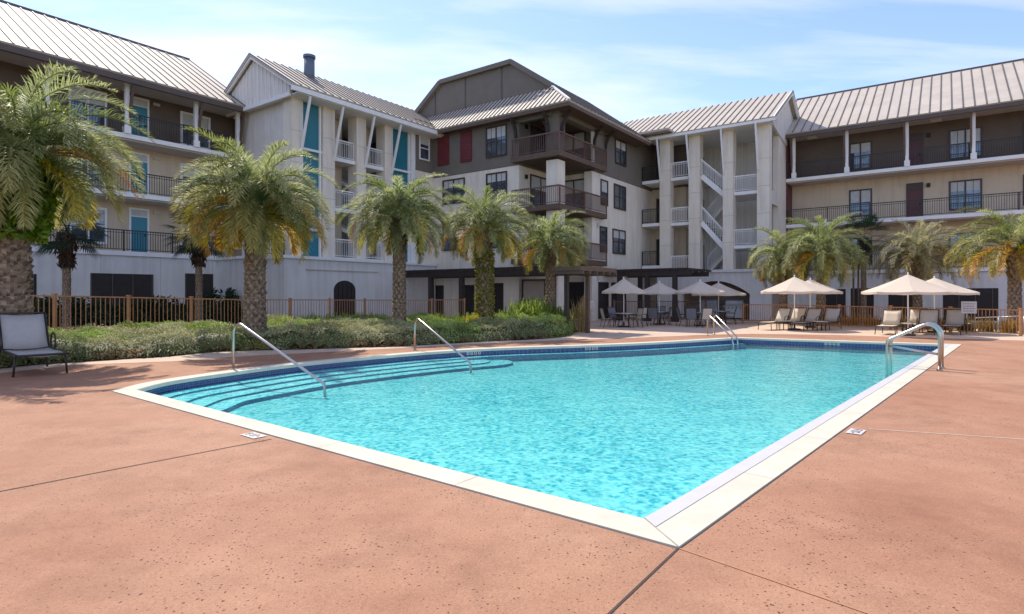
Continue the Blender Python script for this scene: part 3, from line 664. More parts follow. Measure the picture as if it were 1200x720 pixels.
# windows and red shutters of the left face
def fy(u, y=A0): return ony(u, 200, y)[0]
for (u0, u1, v0, v1) in ((514, 527, 160, 194), (540.5, 553.5, 154.5, 190)):
    x0, x1 = fy(u0), fy(u1); zt = ony((u0+u1)/2, v0, A0)[1]; zb = ony((u0+u1)/2, v1, A0)[1]
    m_ = MB(True); m_.box(x0, x1, A0 - 0.11, A0 - 0.035, zb, zt); o = m_.build('shutter', M['red'], cbk)
    m_ = MB(True)
    for k in range(8): z = zb + 0.1 + k * (zt - zb - 0.2) / 8; m_.box(x0 + 0.08, x1 - 0.08, A0 - 0.13, A0 - 0.112, z, z + 0.07)
    m_.build('louvre', M['red'], o)
x0, x1 = fy(570), fy(594.5)
opening(cbk, 'y', A0 - 0.03, x0, x1, ony(582, 184, A0)[1], ony(582, 148, A0)[1], mull=1, bars=1)
for z in (C3, C2): 
    opening(cbk, 'y', A0, x0, x1, z + 0.75, z + 2.4, mull=1, bars=1)
    opening(cbk, 'y', A0, fy(519), fy(545), z + 0.75, z + 2.4, mull=1, bars=1)
# right face
for u0, u1, x, z in ((720, 733, B2 + 0.03, C4), (719, 733, B2, C3), (717.5, 732.5, B2, C2), (703.5, 712, B2, C3), (702.5, 711, B2, C2)):
    opening(cbk, 'x', x, onx(u0, 200, B2)[0], onx(u1, 200, B2)[0], z + 0.62, z + 2.32, mull=1 if u1 - u0 > 10 else 0, bars=0)
m_ = MB(True); m_.box(B2 + 0.031, B2 + 0.07, A2 + 1.2, A2 + 1.5, 9.9, 13.0); m_.build('corner_board', M['olivewall'], cbk)
m_ = MB(True); yy = onx(697, 200, B2)[0]
for z in (C3 - 0.9, 2.6): m_.box(B2 - 0.02, B2 + 0.12, A2 + 0.3, A2 + 0.48, z, z + 0.3)
m_.build('wall_lamp', M['blind'], cbk)
# roof: broad gable with flat ridge plus skirt roof
EV = 12.65; XE = -17.1; YE = 28.8; GY = 30.7
xr = XE - (16.62 - EV) / 0.743
pn, se = MB(True), MB(True)
zs = 14.36
xs = XE - (zs - EV) / 0.743
roof_face(pn, se, [(-29.2, YE, EV), (XE, YE, EV), (xs, GY, zs), (-30.6, GY, zs)], 0.34, sw=0.05)
roof_face(pn, se, [(XE, YE, EV), (XE, 40.4, EV), (xr, 40.4, 16.62), (xr, GY, 16.62), (xs, GY, zs)], 0.45)
roof_face(pn, se, [(xr, GY - 0.25, 16.62), (xr, 40.4, 16.62), (-28.6, 40.4, 16.6), (-28.6, GY - 0.25, 16.6)], 0.5)
roof_face(pn, se, [(-31.6, GY - 0.25, 14.4), (-31.6, 40.4, 14.4), (-28.6, 40.4, 16.6), (-28.6, GY - 0.25, 16.6)], 0.5)
rf = pn.build('roof', M['roof'], cbk); se.build('seam', M['seam'], rf)
m_ = MB(True); m_.bar((XE, YE, EV + 0.03), (xs, GY, zs + 0.05), 0.16, 0.08); m_.bar((-29.2, YE, EV + 0.03), (-30.6, GY, zs + 0.05), 0.16, 0.08); m_.build('hip_cap', M['white'], rf)
m_ = MB(True); m_.prism([(-31.3, GY, 14.2), (xs + 0.1, GY, 14.2), (xs + 0.1, GY, 14.35), (xr, GY, 16.5), (-28.6, GY, 16.48), (-31.3, GY, 14.5)], (0, 0.3, 0)); gw = m_.build('gable', M['olivewall'], cbk)
m_ = MB(True)
for x in (-29.2, -26.4, -23.3): m_.box(x - 0.04, x + 0.04, GY - 0.03, GY - 0.002, 14.3, 16.45 if x > -28.7 else 16.0)
m_.build('batten', M['fascia'], gw)
m_ = MB(True)
m_.bar((-31.7, GY - 0.2, 14.3), (-28.6, GY - 0.2, 16.55), 0.12, 0.3); m_.bar((-28.6, GY - 0.2, 16.55), (xr, GY - 0.2, 16.57), 0.12, 0.3); m_.bar((xr, GY - 0.2, 16.57), (xs, GY - 0.2, zs + 0.1), 0.12, 0.3)
m_.build('gable_trim', M['olivewall'], cbk)
m_ = MB(True); m_.box(-29.0, XE - 0.02, YE + 0.02, YE + 0.12, EV - 0.3, EV - 0.1); m_.box(XE - 0.12, XE - 0.02, YE + 0.12, 40.2, EV - 0.3, EV - 0.1); m_.build('fascia', M['timber'], cbk)
m_ = MB(True); m_.box(-29.0, XE - 0.12, YE + 0.12, A0 - 0.04, EV - 0.22, EV - 0.17); m_.box(B2 + 0.001, XE - 0.13, A0 - 0.039, 40.2, EV - 0.22, EV - 0.17); m_.box(B1, B2, A0 - 0.039, A2, EV - 0.22, EV - 0.17);  m_.build('soffit', M['timber'], cbk)
# curved brackets under the eaves
def bracket(p, d, s=1.0):
    m2 = MB(True); p = Vector(p); d = Vector(d); pts = [p, p + Vector((0, 0, 0.55*s)) + d*0.1*s, p + Vector((0, 0, 0.95*s)) + d*0.35*s, p + Vector((0, 0, 1.25*s)) + d*0.85*s]
    for a, b in zip(pts[:-1], pts[1:]): m2.bar(a, b, 0.14, 0.16)
    m2.bar(p + Vector((0, 0, 1.05*s)) + d*0.02, p + Vector((0, 0, 1.05*s)) + d*0.7*s, 0.1, 0.1)
    m2.build('bracket', M['darktimber'], cbk)
bracket((B1 - 0.15, A0 - 0.1, 11.12), (0, -0.75, 0)); bracket((B2 - 0.6, A0 - 0.08, 11.12), (0, -0.75, 0)); bracket((B2 + 0.08, A0 + 0.35, 11.12), (0.75, 0, 0)); bracket((B2 - 0.3, A0 + 0.9, 11.15), (0, 1, 0))
bracket((B2 + 0.08, A2 - 0.2, 11.12), (0.75, 0, 0)); bracket((B2 + 0.08, A2 + 1.35, 11.12), (0.75, 0, 0)); bracket((B2 - 0.85, A0 + 0.3, 11.15), (-1, 0, 0))
for ya_, yb__ in ((A2 + 0.5, A2 + 1.9), (A2 + 2.4, A2 + 4.6)):  # near-black panes carry the deep shade behind the patio
    opening(cbk, 'x', B2, ya_, yb__, 0.1, 2.5, 'window', 'darktimber', 'darkvoid', mull=1)
opening(cbk, 'y', A2, B1 + 0.3, B2 - 0.6, 0.1, 2.5, 'window', 'darktimber', 'darkvoid', mull=1)
opening(cbk, 'y', RBG, -17.9, -16.2, 0.1, 2.5, 'window', 'darktimber', 'darkvoid', mull=1)
# ground floor doors and dark openings of the left face
for (u0, u1, zt) in ((505, 520, 2.2), (541, 556, 2.2), (577, 590, 2.3), (612, 640, 2.5)):
    opening(cbk, 'y', A0, fy(u0), fy(u1), 0.1, zt + 0.1, 'window', 'darktimber', 'darkvoid' if u0 != 612 else 'tanwall', mull=0)
# recessed bay between corner block and right tower
RB = 42.6
m_ = MB(True); m_.box(B2 - 0.2, -15.6, RB + 0.6, RB + 4, -0.3, 9.7); m_.build('bay_wall', M['cream'], cbk)
m_ = MB(True); m_.box(B2 - 0.2, -15.6, RB + 0.6, RB + 4, 9.72, 13.3); m_.build('bay_upper_wall', M['brownwall'], cbk)
m_ = MB(True); m_.box(B2 - 0.5, -15.6, RB - 2.9, RB + 5, 13.15, 13.3); m_.build('bay_roof', M['roof'], cbk)
for z in (10.05, 6.9, 3.8):
    m_ = MB(True); m_.box(B2 + 0.1, -16.3, RB - 1.4, RB + 0.6, z - 0.22, z); m_.build('bay_slab', M['white'], cbk)
    railing(cbk, (B2 + 0.1, RB - 1.3), (-16.7, RB - 1.3), z, m='darkmetal')
    opening(cbk, 'y', RB + 0.6, -17.9, -17.0, z, z + 2.1, 'door', 'frame', 'maroon' if z > 9 else 'darkvoid')

# ================================================================== RIGHT STAIR TOWER
rt = thing('stair_tower', 'right stair tower with tall white pillars and open stair flights', 'building', wb(-13, 43), -TH)
YT = 41.1; PR = 3.38; YR_ = 45.7
def fx(u, y=YT): return ony(u, 200, y)[0]
# lower wall with a segmental arch
xa0, xa1 = fx(799.5), fx(878.5); zc = ony(842, 329.5, YT)[1]; zsr = ony(878, 344.5, YT)[1]
arc = []
for k in range(13):
    t = k / 12; x = xa0 + (xa1 - xa0) * t; arc.append((x, zsr + (zc - zsr) * (1 - (2*t - 1)**2)))
poly = [(-17.0, -0.3), (xa0, -0.3)] + arc + [(xa1, -0.3), (-9.2, -0.3), (-9.2, 3.2), (-17.0, 3.2)]
m_ = MB(True); m_.prism([(a, YT, b) for a, b in poly], (0, 0.35, 0)); m_.build('lower_wall', M['podium'], rt)
m_ = MB(True); m_.box(-17.0, -16.65, YT + 0.35, 48, -0.3, 3.2); m_.box(-9.55, -9.2, YT + 0.35, 46, -0.3, 3.2); m_.box(-16.65, -9.55, YT + 3.0, YT + 3.3, -0.3, 3.2); m_.build('alcove_wall', M['tanwall'], rt)
m_ = MB(True); m_.box(-17.1, -9.1, YT - 0.12, YT + 6, 3.2, PR); m_.build('ledge', M['podium'], rt)
m_ = MB(True); m_.box(-16.5, -9.6, YT + 1.9, YT + 2.4, 0.0, 0.9); m_.build('counter', M['tanwall'], rt)
xs_ = [(fx(773), fx(785)), (fx(807), fx(820)), (fx(847), fx(859)), (fx(887), fx(901.5))]
ER = 13.0
for k, (x0, x1) in enumerate(xs_):
    m_ = MB(True); m_.box(x0, x1, YT, YT + 0.75, PR, ER - 0.1); m_.build('pillar', M['stucco'], rt)
    for z in (5.2, 7.0, 8.8, 10.6): m_ = MB(True); m_.box(x0 - 0.01, x1 + 0.012, YT - 0.012, YT + 0.3, z, z + 0.03); m_.build('pillar_joint', M['sand'], rt)
    m_ = MB(True); m_.bar((x0 + 0.08, YT - 0.02, 9.9), (x0 + 0.08, YT - 0.72, ER - 0.12), 0.11); m_.build('strut', M['white'], rt)
m_ = MB(True); m_.box(-9.62, -9.24, onx(912.5, 200, -9.24)[0], YR_ + 0.1, PR, ER + 0.4); m_.box(-9.62, -9.26, YR_ + 0.1, 58, 0, 13.1); m_.build('side_wall', M['stucco'], rt)
for z in (4.95, 8.6): m_ = MB(True); m_.box(-9.60, -9.28, YT + 0.76, onx(912.5, 200, -9.24)[0] - 0.01, z - 0.9, z); m_.build('side_parapet', M['offwhite'], rt)
m_ = MB(True); m_.box(-17.0, -9.4, YT + 4.5, YT + 4.8, PR, ER + 0.5); m_.build('back_wall', M['offwhite'], rt)
m_ = MB(True)
for k in range(18): x = -16.6 + k * 0.4; m_.box(x, x + 0.05, YT + 4.46, YT + 4.498, PR, ER)
m_.build('batten', M['white'], rt)
xL0, xL1 = xs_[0][1], xs_[1][0]; xM0, xM1 = xs_[1][1], xs_[2][0]; xR0, xR1 = xs_[2][1], xs_[3][0]
fl = [10.1, 6.85, PR]; hl = [8.62, 5.0]
for z in fl[:2]:
    m_ = MB(True); m_.box(xL0 - 0.9, xM0, YT + 0.25, YT + 4.4, z - 0.22, z); m_.build('landing', M['white'], rt)
for z in fl:
    railing(rt, (xL0, YT + 0.3), (xL1, YT + 0.3), z, m='white', cap=0.07, pw=0.03)
    opening(rt, 'y', YT + 4.4, xL0 + 0.2, xL0 + 1.0, z, z + 2.1, 'door', 'frame', 'darkvoid')
for z in hl:
    m_ = MB(True); m_.box(xM1, xR1, YT + 0.25, YT + 3.4, z - 0.22, z); m_.build('landing', M['white'], rt)
    railing(rt, (xR0, YT + 0.3), (xR1, YT + 0.3), z, m='white', cap=0.07, pw=0.03)
for a, b in ((10.1, 8.62), (6.85, 5.0)):
    m_ = MB(True); m_.bar((xM0, YT + 0.35, a - 0.12), (xM1, YT + 0.35, b - 0.12), 0.12, 0.3); m_.build('stringer', M['white'], rt)
    m_ = MB(True)
    for k in range(9):
        t = (k + 0.5) / 9; x = xM0 + (xM1 - xM0) * t; z = a + (b - a) * t; m_.box(x - 0.14, x + 0.14, YT + 0.42, YT + 1.5, z - 0.05, z)
    m_.build('stair_treads', M['darktimber'], rt)
    railing(rt, (xM0, YT + 0.35), (xM1, YT + 0.35), a, m='white', z2=b, cap=0.07, pw=0.03)
for a, b in ((8.62, 6.85), (5.0, PR)):
    m_ = MB(True); m_.bar((xM1, YT + 2.3, a - 0.12), (xM0, YT + 2.3, b - 0.12), 1.1, 0.2); m_.build('stair_flight', M['offwhite'], rt)
    railing(rt, (xM1, YT + 1.8), (xM0, YT + 1.8), a, m='white', z2=b, cap=0.06, pw=0.03)
AX = 45.8; RZ_ = 16.15
pn, se = MB(True), MB(True)
roof_face(pn, se, [(-17.8, YT - 0.75, ER + 0.05), (-8.75, YT - 0.75, ER + 0.05), (-8.75, AX, RZ_), (-22.5, AX, RZ_)], 0.48)
roof_face(pn, se, [(-17.8, AX + 5.3, ER + 0.05), (-8.75, AX + 5.3, ER + 0.05), (-8.75, AX, RZ_), (-22.5, AX, RZ_)], 0.48)
rf = pn.build('roof', M['roof'], rt); se.build('seam', M['seam'], rf)
m_ = MB(True); m_.box(-17.6, -8.78, YT - 0.73, YT - 0.6, ER - 0.2, ER - 0.02); m_.build('fascia', M['white'], rt)
m_ = MB(True); m_.box(-17.6, -9.2, YT - 0.6, YT + 4.5, ER - 0.14, ER - 0.1); m_.build('soffit', M['white'], rt)
m_ = MB(True); m_.prism([(-9.35, YT - 0.2, ER + 0.12), (-9.35, AX, RZ_ - 0.25), (-9.35, AX + 4.4, ER + 0.3), (-9.35, AX + 4.4, ER - 0.7), (-9.35, YT + 4.3, ER - 0.7), (-9.35, YT + 1.2, ER - 0.3)], (0.2, 0, 0)); m_.build('gable', M['offwhite'], rt)
m_ = MB(True); m_.bar((-8.82, YT - 0.75, ER - 0.05), (-8.82, AX, RZ_ - 0.12), 0.12, 0.24); m_.bar((-8.82, AX, RZ_ - 0.12), (-8.82, AX + 4.0, ER + 0.6), 0.12, 0.24); m_.build('gable_trim', M['white'], rt)

# ================================================================== RIGHT WING
rw = thing('apartment_wing', 'long right wing of the apartment block with maroon doors and open galleries', 'building', wb(2, 48), -TH)
YR, YW = 45.7, 47.3; X0, X1 = -9.2, 16.0; ZR = [3.3, 6.64, 9.9]; ERW = 13.0
m_ = MB(True); m_.box(X0, X1, YR + 0.02, 58, -0.3, 3.05); m_.build('lower_wall', M['podium'], rw)
m_ = MB(True); m_.box(X0, X1, YW, 58, 3.3, 9.89); m_.build('wall', M['cream'], rw)
m_ = MB(True); m_.box(X0, X1, YW, 58, 9.91, 13.2); m_.build('upper_wall', M['brownwall'], rw)
for z in ZR:
    m_ = MB(True); m_.box(X0, X1 + 0.1, YR - 0.06, YW + 0.1, z - 0.22, z); m_.build('floor_slab', M['white'], rw)
    railing(rw, (X0 + 0.1, YR), (X1, YR), z, m='darkmetal')
    if z > 5: m_ = MB(True); m_.box(X0, X1, YR + 0.1, YW, z - 0.30, z - 0.225); m_.build('balcony_ceiling', M['soffit'], rw)
m_ = MB(True); m_.box(X0 - 0.05, X0 + 0.08, YR + 0.1, YW, 3.3, 12.8); m_.build('gallery_end', M['maroon'], rw)
for (u0, u1) in ((995, 1022), (1112, 1151)):
    x0, x1 = ony(u0, 200, YW)[0], ony(u1, 200, YW)[0]
    for z in ZR: opening(rw, 'y', YW, x0, x1, z + 0.42, z + 2.3, mull=1, bars=1 if u0 > 1100 else 0)
x0, x1 = ony(1062, 200, YW)[0], ony(1082, 200, YW)[0]
for z in ZR: opening(rw, 'y', YW, x0, x1, z, z + 2.4, 'door', 'frame', 'maroon')
for z in ZR:
    for dx_ in (9.5, ): 
        opening(rw, 'y', YW, x0 + dx_, x1 + dx_, z, z + 2.4, 'door', 'frame', 'maroon'); opening(rw, 'y', YW, x0 + dx_ - 3.6, x0 + dx_ - 1.4, z + 0.42, z + 2.3)
    m_ = MB(True); xx = ony(1088, 200, YW)[0]; m_.box(xx - 0.1, xx + 0.1, YW - 0.16, YW, z + 2.05, z + 2.3); m_.build('wall_lamp', M['black'], rw)
for u in (952, 1097):
    xx = ony(u, 150, YW - 0.8)[0]; m_ = MB(True); m_.box(xx - 0.3, xx + 0.3, YR + 0.7, YR + 0.95, ERW - 0.3, ERW - 0.15); m_.build('ceiling_lamp', M['soffit'], rw)
for u in (930.5, 992.5, 1063, 1141, 1222):
    x = ony(u, 180, YR)[0]
    m_ = MB(True); m_.box(x - 0.09, x + 0.09, YR - 0.07, YR + 0.11, ZR[2], ERW - 0.13); m_.build('post', M['white'], rw)
    m_ = MB(True); m_.box(x - 0.15, x + 0.15, YR - 0.11, YR + 0.15, ZR[2], ZR[2] + 0.38); m_.build('post_base', M['white'], rw)
    m_ = MB(True); m_.bar((x - 0.13, YR + 0.02, ZR[2] + 0.5), (x - 0.13, YR - 0.42, ERW - 0.3), 0.11); m_.build('brace', M['timber'], rw)
pn, se = MB(True), MB(True)
roof_face(pn, se, [(X0 - 0.6, 45.1, ERW), (X1 + 0.5, 45.1, ERW), (X1 + 0.5, 52.6, ERW + 7.5*K), (X0 - 0.6, 52.6, ERW + 7.5*K)], 0.56)
roof_face(pn, se, [(X0 - 0.6, 60.1, ERW), (X1 + 0.5, 60.1, ERW), (X1 + 0.5, 52.6, ERW + 7.5*K), (X0 - 0.6, 52.6, ERW + 7.5*K)], 0.56)
rf = pn.build('roof', M['roof'], rw); se.build('seam', M['seam'], rf)
m_ = MB(True); m_.box(X0 - 0.6, X1 + 0.5, 52.5, 52.7, ERW + 7.5*K - 0.04, ERW + 7.5*K + 0.07); m_.build('ridge_cap', M['seam'], rf)
m_ = MB(True); m_.box(X0 + 0.0, X1 + 0.5, 45.14, 45.3, ERW - 0.32, ERW - 0.07); m_.build('fascia', M['fascia'], rw)
m_ = MB(True); m_.box(X0 + 0.0, X1 + 0.5, 45.3, YW + 0.1, ERW - 0.15, ERW - 0.11); m_.build('soffit', M['soffit'], rw)
for (u0, u1, v0) in ((965, 991, 339), (997, 1024, 338), (1041, 1075, 339), (1105, 1170, 338)):
    x0, x1 = ony(u0, 340, YR)[0], ony(u1, 340, YR)[0]; zt = ony((u0+u1)/2, v0, YR)[1]
    m_ = MB(True); m_.box(x0, x1, YR + 0.005, YR + 0.3, 0.1, zt); o = m_.build('garage_opening', M['darkvoid'], rw)
    m_ = MB(True)
    for k in range(1, int((x1-x0)/0.8)+1): m_.box(x0 + k*0.8 - 0.02, x0 + k*0.8 + 0.02, YR - 0.02, YR + 0.004, 0.1, zt)
    if m_.v: m_.build('screen_bar', M['fascia'], o)

# ================================================================== PERGOLAS
def pergola(label, x0, x1, y0, y1, z, posts, over=0.5, along='x', grp='dark timber pergolas'):
    t = thing('pergola', label, 'pergola', wb((x0+x1)/2, (y0+y1)/2), -TH, grp)
    m2 = MB(True)
    for yy in (y0, y1): m2.box(x0 - over, x1 + over, yy - 0.08, yy + 0.08, z - 0.3, z)
    m2.build('beam', M['darktimber'], t)
    m2 = MB(True); k = int((x1 - x0 + 2*over) / 0.42)
    for i in range(k + 1):
        x = x0 - over + (x1 - x0 + 2*over) * i / k; m2.box(x - 0.03, x + 0.03, y0 - over, y1 + over, z + 0.002, z + 0.11)
    m2.build('rafters', M['darktimber'], t)
    m2 = MB(True)
    for i in range(int((y1-y0+2*over)/0.45)+1):
        yy = y0 - over + i*0.45; m2.box(x0 - over, x1 + over, yy - 0.02, yy + 0.02, z + 0.112, z + 0.14)
    m2.build('slats', M['darktimber'], t)
    for (px_, py_) in posts:
        m2 = MB(True); m2.box(px_ - 0.13, px_ + 0.13, py_ - 0.13, py_ + 0.13, 0, z - 0.3); m2.box(px_ - 0.2, px_ + 0.2, py_ - 0.2, py_ + 0.2, 0, 0.35); m2.build('post', M['darktimber'], t)
    return t
xp0 = ony(470, 320, 27.2)[0]; xp1 = ony(655, 320, 27.2)[0]
pergola('long dark timber pergola along the foot of the corner block behind the palms', xp0, xp1, 26.6, 29.0, 3.05, [(xp0 + 0.7, 26.6), (xp0 + 3.3, 26.6), (xp0+5.8, 26.6), (xp1, 26.6)])
pergola('dark timber pergola over the patio left of the arched alcove', B2 + 0.7, -12.9, 35.2, 38.5, 3.15, [(B2 + 1.2, 35.2), (-13.4, 35.2), (B2 + 1.2, 38.4), (-15.2, 35.2)])
# timber porch canopy on posts beside the last palm
pc = thing('timber_canopy', 'brown timber canopy on a tall post beside the smallest palm', 'canopy', wb(-16.8, 28.5), -TH)
q = [G(664, 392, 0)]
bx_, by_ = tob(q[0].x * 1.0, q[0].y * 1.0)
m_ = MB(True); m_.box(bx_ - 0.5, bx_ + 0.9, by_ - 0.4, by_ + 2.9, 2.68, 2.86); m_.build('deck_boards', M['timber'], pc)
m_ = MB(True)
for i in range(6): m_.box(bx_ - 0.6, bx_ + 1.0, by_ - 0.35 + i*0.6, by_ - 0.27 + i*0.6, 2.54, 2.68)
m_.build('joists', M['timber'], pc)
for dx_, dy_, zz in ((0, 0, 2.54), (0.35, 1.2, 2.54), (0.1, 2.5, 2.54))[:2]:
    m_ = MB(True); m_.box(bx_ + dx_ - 0.08, bx_ + dx_ + 0.08, by_ + dy_ - 0.08, by_ + dy_ + 0.08, 0, zz); m_.build('post', M['timber'] if dx_ else M['darktimber'], pc)

# ================================================================== FENCES
def fence(label, pts, m='fencebrown', h=1.15, sp=0.145, post=2.4, grp='brown picket fences', pw=0.028):
    """pts: world (x,y,ztop)"""
    p0 = pts[0]; t = thing('picket_fence', label, 'fence', (p0[0], p0[1], 0), 0, grp)
    pk = MB(); rl = MB()
    for a, b in zip(pts[:-1], pts[1:]):
        a = Vector(a); b = Vector(b); Ln = (b - a).length; dz = Vector((0, 0, 1))
        rl.bar(a, b, 0.045, 0.045); rl.bar(a - dz*(h - 0.1), b - dz*(h - 0.1), 0.04, 0.04)
        n = int(Ln / sp)
        for i in range(n + 1): c = a.lerp(b, i / n); pk.bar(c - dz*0.02, c - dz*(h - 0.1), pw*0.75, pw*0.75)
        k = max(1, round(Ln / post))
        for i in range(0 if a == Vector(pts[0]) else 1, k + 1):
            c = a.lerp(b, i / k); pp = MB(); pp.bar(c + dz*0.05, c - dz*(h + 0.3), 0.09, 0.09); pp.bar(c + dz*0.05, c + dz*0.09, 0.12, 0.12); pp.build('post', M[m], t)
    rl.build('rail', M[m], t); pk.build('pickets', M[m], t)
    return t
fxl = -23.8
def P3(x, y, z): p = wb(x, y); return (p.x, p.y, z)
fence('brown metal picket fence behind the grey hedge under the left wing', [P3(fxl, 2.1, 1.75), P3(fxl, 6.9, 1.64), P3(fxl, 13.5, 1.47), P3(fxl, 22.0, 1.38), P3(-22.6, 26.2, 1.38)])
fence('dark brown picket fence behind the patio tables', [P3(B2 + 1.6, 33.6, 1.25), P3(-15.5, 36.0, 1.25), P3(-13.0, 39.8, 1.2)], 'brownrail', sp=0.12)
fence('brown picket fence between the pool and the right wing', [(13.6, 34.9, 1.1), (15.5, 32.5, 1.1), (20.5, 23.9, 1.06), (25.0, 17.5, 1.06)], h=1.05, sp=0.13)

# ================================================================== PLANTING
rs = np.random.RandomState(3)
front = [G(*p) for p in [(-150,452),(15,431),(90,425),(200,418),(260,412.5),(354,410),(430,407.5),(496,405),(563,401),(630,398),(667,394),(674,389.5),(668,384.5)]]
back = [Vector(P3(-16.2, 24.6, 0)), Vector(P3(-22.0, 25.6, 0)), Vector(P3(-24.2, 21, 0)), Vector(P3(-24.2, 0, 0))]
fl_ = smooth_line(front, 5)
bedpoly = fl_ + back
sheet('planting_bed', [(p.x, p.y) for p in bedpoly], [], 0.03, M['mulch'])
sheet('rear_ground', [tuple(P3(-23.9, 0, 0)[:2]), tuple(P3(-23.9, 26, 0)[:2]), tuple(P3(-33, 26, 0)[:2]), tuple(P3(-33, -6, 0)[:2]), tuple(P3(-23.9, -6, 0)[:2])], [], 0.02, M['mulch'])
def inside(px_, py_, poly):
    n = len(poly); c = np.zeros(len(px_), bool); j = n - 1
    for i in range(n):
        xi, yi, xj, yj = poly[i].x, poly[i].y, poly[j].x, poly[j].y
        c ^= ((yi > py_) != (yj > py_)) & (px_ < (xj - xi) * (py_ - yi) / (yj - yi + 1e-12) + xi); j = i
    return c
def dist_line(px_, py_, line):
    d = np.full(len(px_), 1e9)
    for a, b in zip(line[:-1], line[1:]):
        vx, vy = b.x - a.x, b.y - a.y; L2 = vx*vx + vy*vy + 1e-9
        t = np.clip(((px_ - a.x)*vx + (py_ - a.y)*vy) / L2, 0, 1)
        d = np.minimum(d, np.hypot(px_ - a.x - t*vx, py_ - a.y - t*vy))
    return d
def vnoise(x, y, s, seed=0):
    x = x / s; y = y / s; xi = np.floor(x).astype(int); yi = np.floor(y).astype(int); fx_ = x - xi; fy_ = y - yi
    def h(a, b): 
        k = (a * 374761393 + b * 668265263 + seed * 1442695) & 0xffffffff; k = ((k ^ (k >> 13)) * 1274126177) & 0xffffffff; return (k & 0xffff) / 65535.0
    fx_ = fx_*fx_*(3-2*fx_); fy_ = fy_*fy_*(3-2*fy_)
    return (h(xi,yi)*(1-fx_)+h(xi+1,yi)*fx_)*(1-fy_)+(h(xi,yi+1)*(1-fx_)+h(xi+1,yi+1)*fx_)*fy_
def leaf_quads(C, size, tint, up=0.5, aspect=0.5):
    """random leaf quads at centres C (n,3)"""
    n = len(C); d = rs.normal(size=(n,3)); d[:,2] += up; d /= np.linalg.norm(d,axis=1)[:,None]
    r = rs.normal(size=(n,3)); s_ = np.cross(d, r); s_ /= np.linalg.norm(s_,axis=1)[:,None]+1e-9
    L_ = (size * (0.6 + 0.8*rs.rand(n)))[:,None] if np.isscalar(size) else size[:,None]
    a = C - d*L_*0.5; b = C + s_*L_*aspect*0.5; c = C + d*L_*0.5; e = C - s_*L_*aspect*0.5
    V = np.stack([a,b,c,e],1).reshape(-1,3); Fq = np.arange(n*4).reshape(n,4)
    return V, Fq, tint
def hedge(name, label, cat, poly, frontline, h0, n, tint0, tint1, size=0.07, group=None, hfun=None, edge=0.45):
    xs = np.array([p.x for p in poly]); ys = np.array([p.y for p in poly])
    c = wb(*tob((xs.min()+xs.max())/2, (ys.min()+ys.max())/2)) if False else Vector(((xs.min()+xs.max())/2, (ys.min()+ys.max())/2, 0))
    t = thing(name, label, cat, c, 0, group)
    def height(x, y):
        d = dist_line(x, y, frontline); e = np.clip(d/edge, 0, 1)
        hh = h0*(np.sqrt(np.clip(1-(1-e)**2,0,1))) * (0.66 + 0.62*vnoise(x,y,0.5,1)) + 0.12*vnoise(x,y,0.2,2)*e
        return hh*(hfun(x,y) if hfun else 1)
    # core surface
    g = 0.14; gx = np.arange(xs.min(), xs.max(), g); gy = np.arange(ys.min(), ys.max(), g)
    X, Y = np.meshgrid(gx, gy, indexing='ij'); H = height(X.ravel(), Y.ravel()).reshape(X.shape)
    I = inside((X[:-1,:-1]+g/2).ravel(), (Y[:-1,:-1]+g/2).ravel(), poly).reshape(X.shape[0]-1, X.shape[1]-1)
    idx = np.arange(X.size).reshape(X.shape)
    fq = np.stack([idx[:-1,:-1][I], idx[1:,:-1][I], idx[1:,1:][I], idx[:-1,1:][I]],1)
    used = np.unique(fq); remap = -np.ones(X.size,int); remap[used] = np.arange(len(used))
    V = np.stack([X.ravel(), Y.ravel(), np.maximum(H.ravel()*0.85-0.09, 0.035)],1)[used]; fq = remap[fq]
    ti = np.array(tint0)[None,:]*(0.5+0.5*rs.rand(len(fq),1))
    np_mesh('inner_growth', V, fq, ti, M['shrub'], t)
    # leaves
    pts = []; need = n
    while need > 0:
        x = rs.uniform(xs.min(), xs.max(), n*2); y = rs.uniform(ys.min(), ys.max(), n*2)
        # more leaves close to the camera
        k = inside(x, y, poly) & (rs.rand(len(x)) < np.clip(14.0/np.hypot(x,y),0.15,1)*np.where(dist_line(x,y,frontline)<edge,1.0,0.5)); x = x[k]; y = y[k]; pts.append(np.stack([x,y],1)[:need]); need -= len(pts[-1])
    P = np.concatenate(pts); hx = height(P[:,0], P[:,1]); d = dist_line(P[:,0],P[:,1],frontline)
    # on the front edge spread leaves over the side face
    z = hx + rs.normal(size=len(P))*0.035
    side = d < edge*0.6; z[side] = hx[side]*rs.rand(side.sum())**0.8
    C = np.column_stack([P, np.maximum(z, 0.04)])
    mixv = np.clip(0.65*vnoise(P[:,0],P[:,1],0.6,5) + 0.5*rs.rand(len(P)) - 0.1, 0, 1)[:,None]
    tint = np.array(tint0)*(1-mixv) + np.array(tint1)*mixv
    low_ = (C[:,2] < 0.25) & (vnoise(P[:,0],P[:,1],0.8,11) > 0.5); tint[low_] = tint[low_]*np.array([0.9,0.55,0.5])
    V, Fq, ti = leaf_quads(C, size, tint, up=0.6)
    gp_ = (vnoise(P[:,0],P[:,1],1.9,21) > 0.55)[:,None]; ti = np.where(gp_, ti*np.array([0.85,1.08,0.6]), ti)
    np_mesh('leaves', V, Fq, ti, M['shrub'], t)
    return t
hb = fl_ + [Vector(P3(-17.3, 23.0, 0)), Vector(P3(-20.6, 22.2, 0)), Vector(P3(-22.6, 17, 0)), Vector(P3(-23.0, 1, 0))]
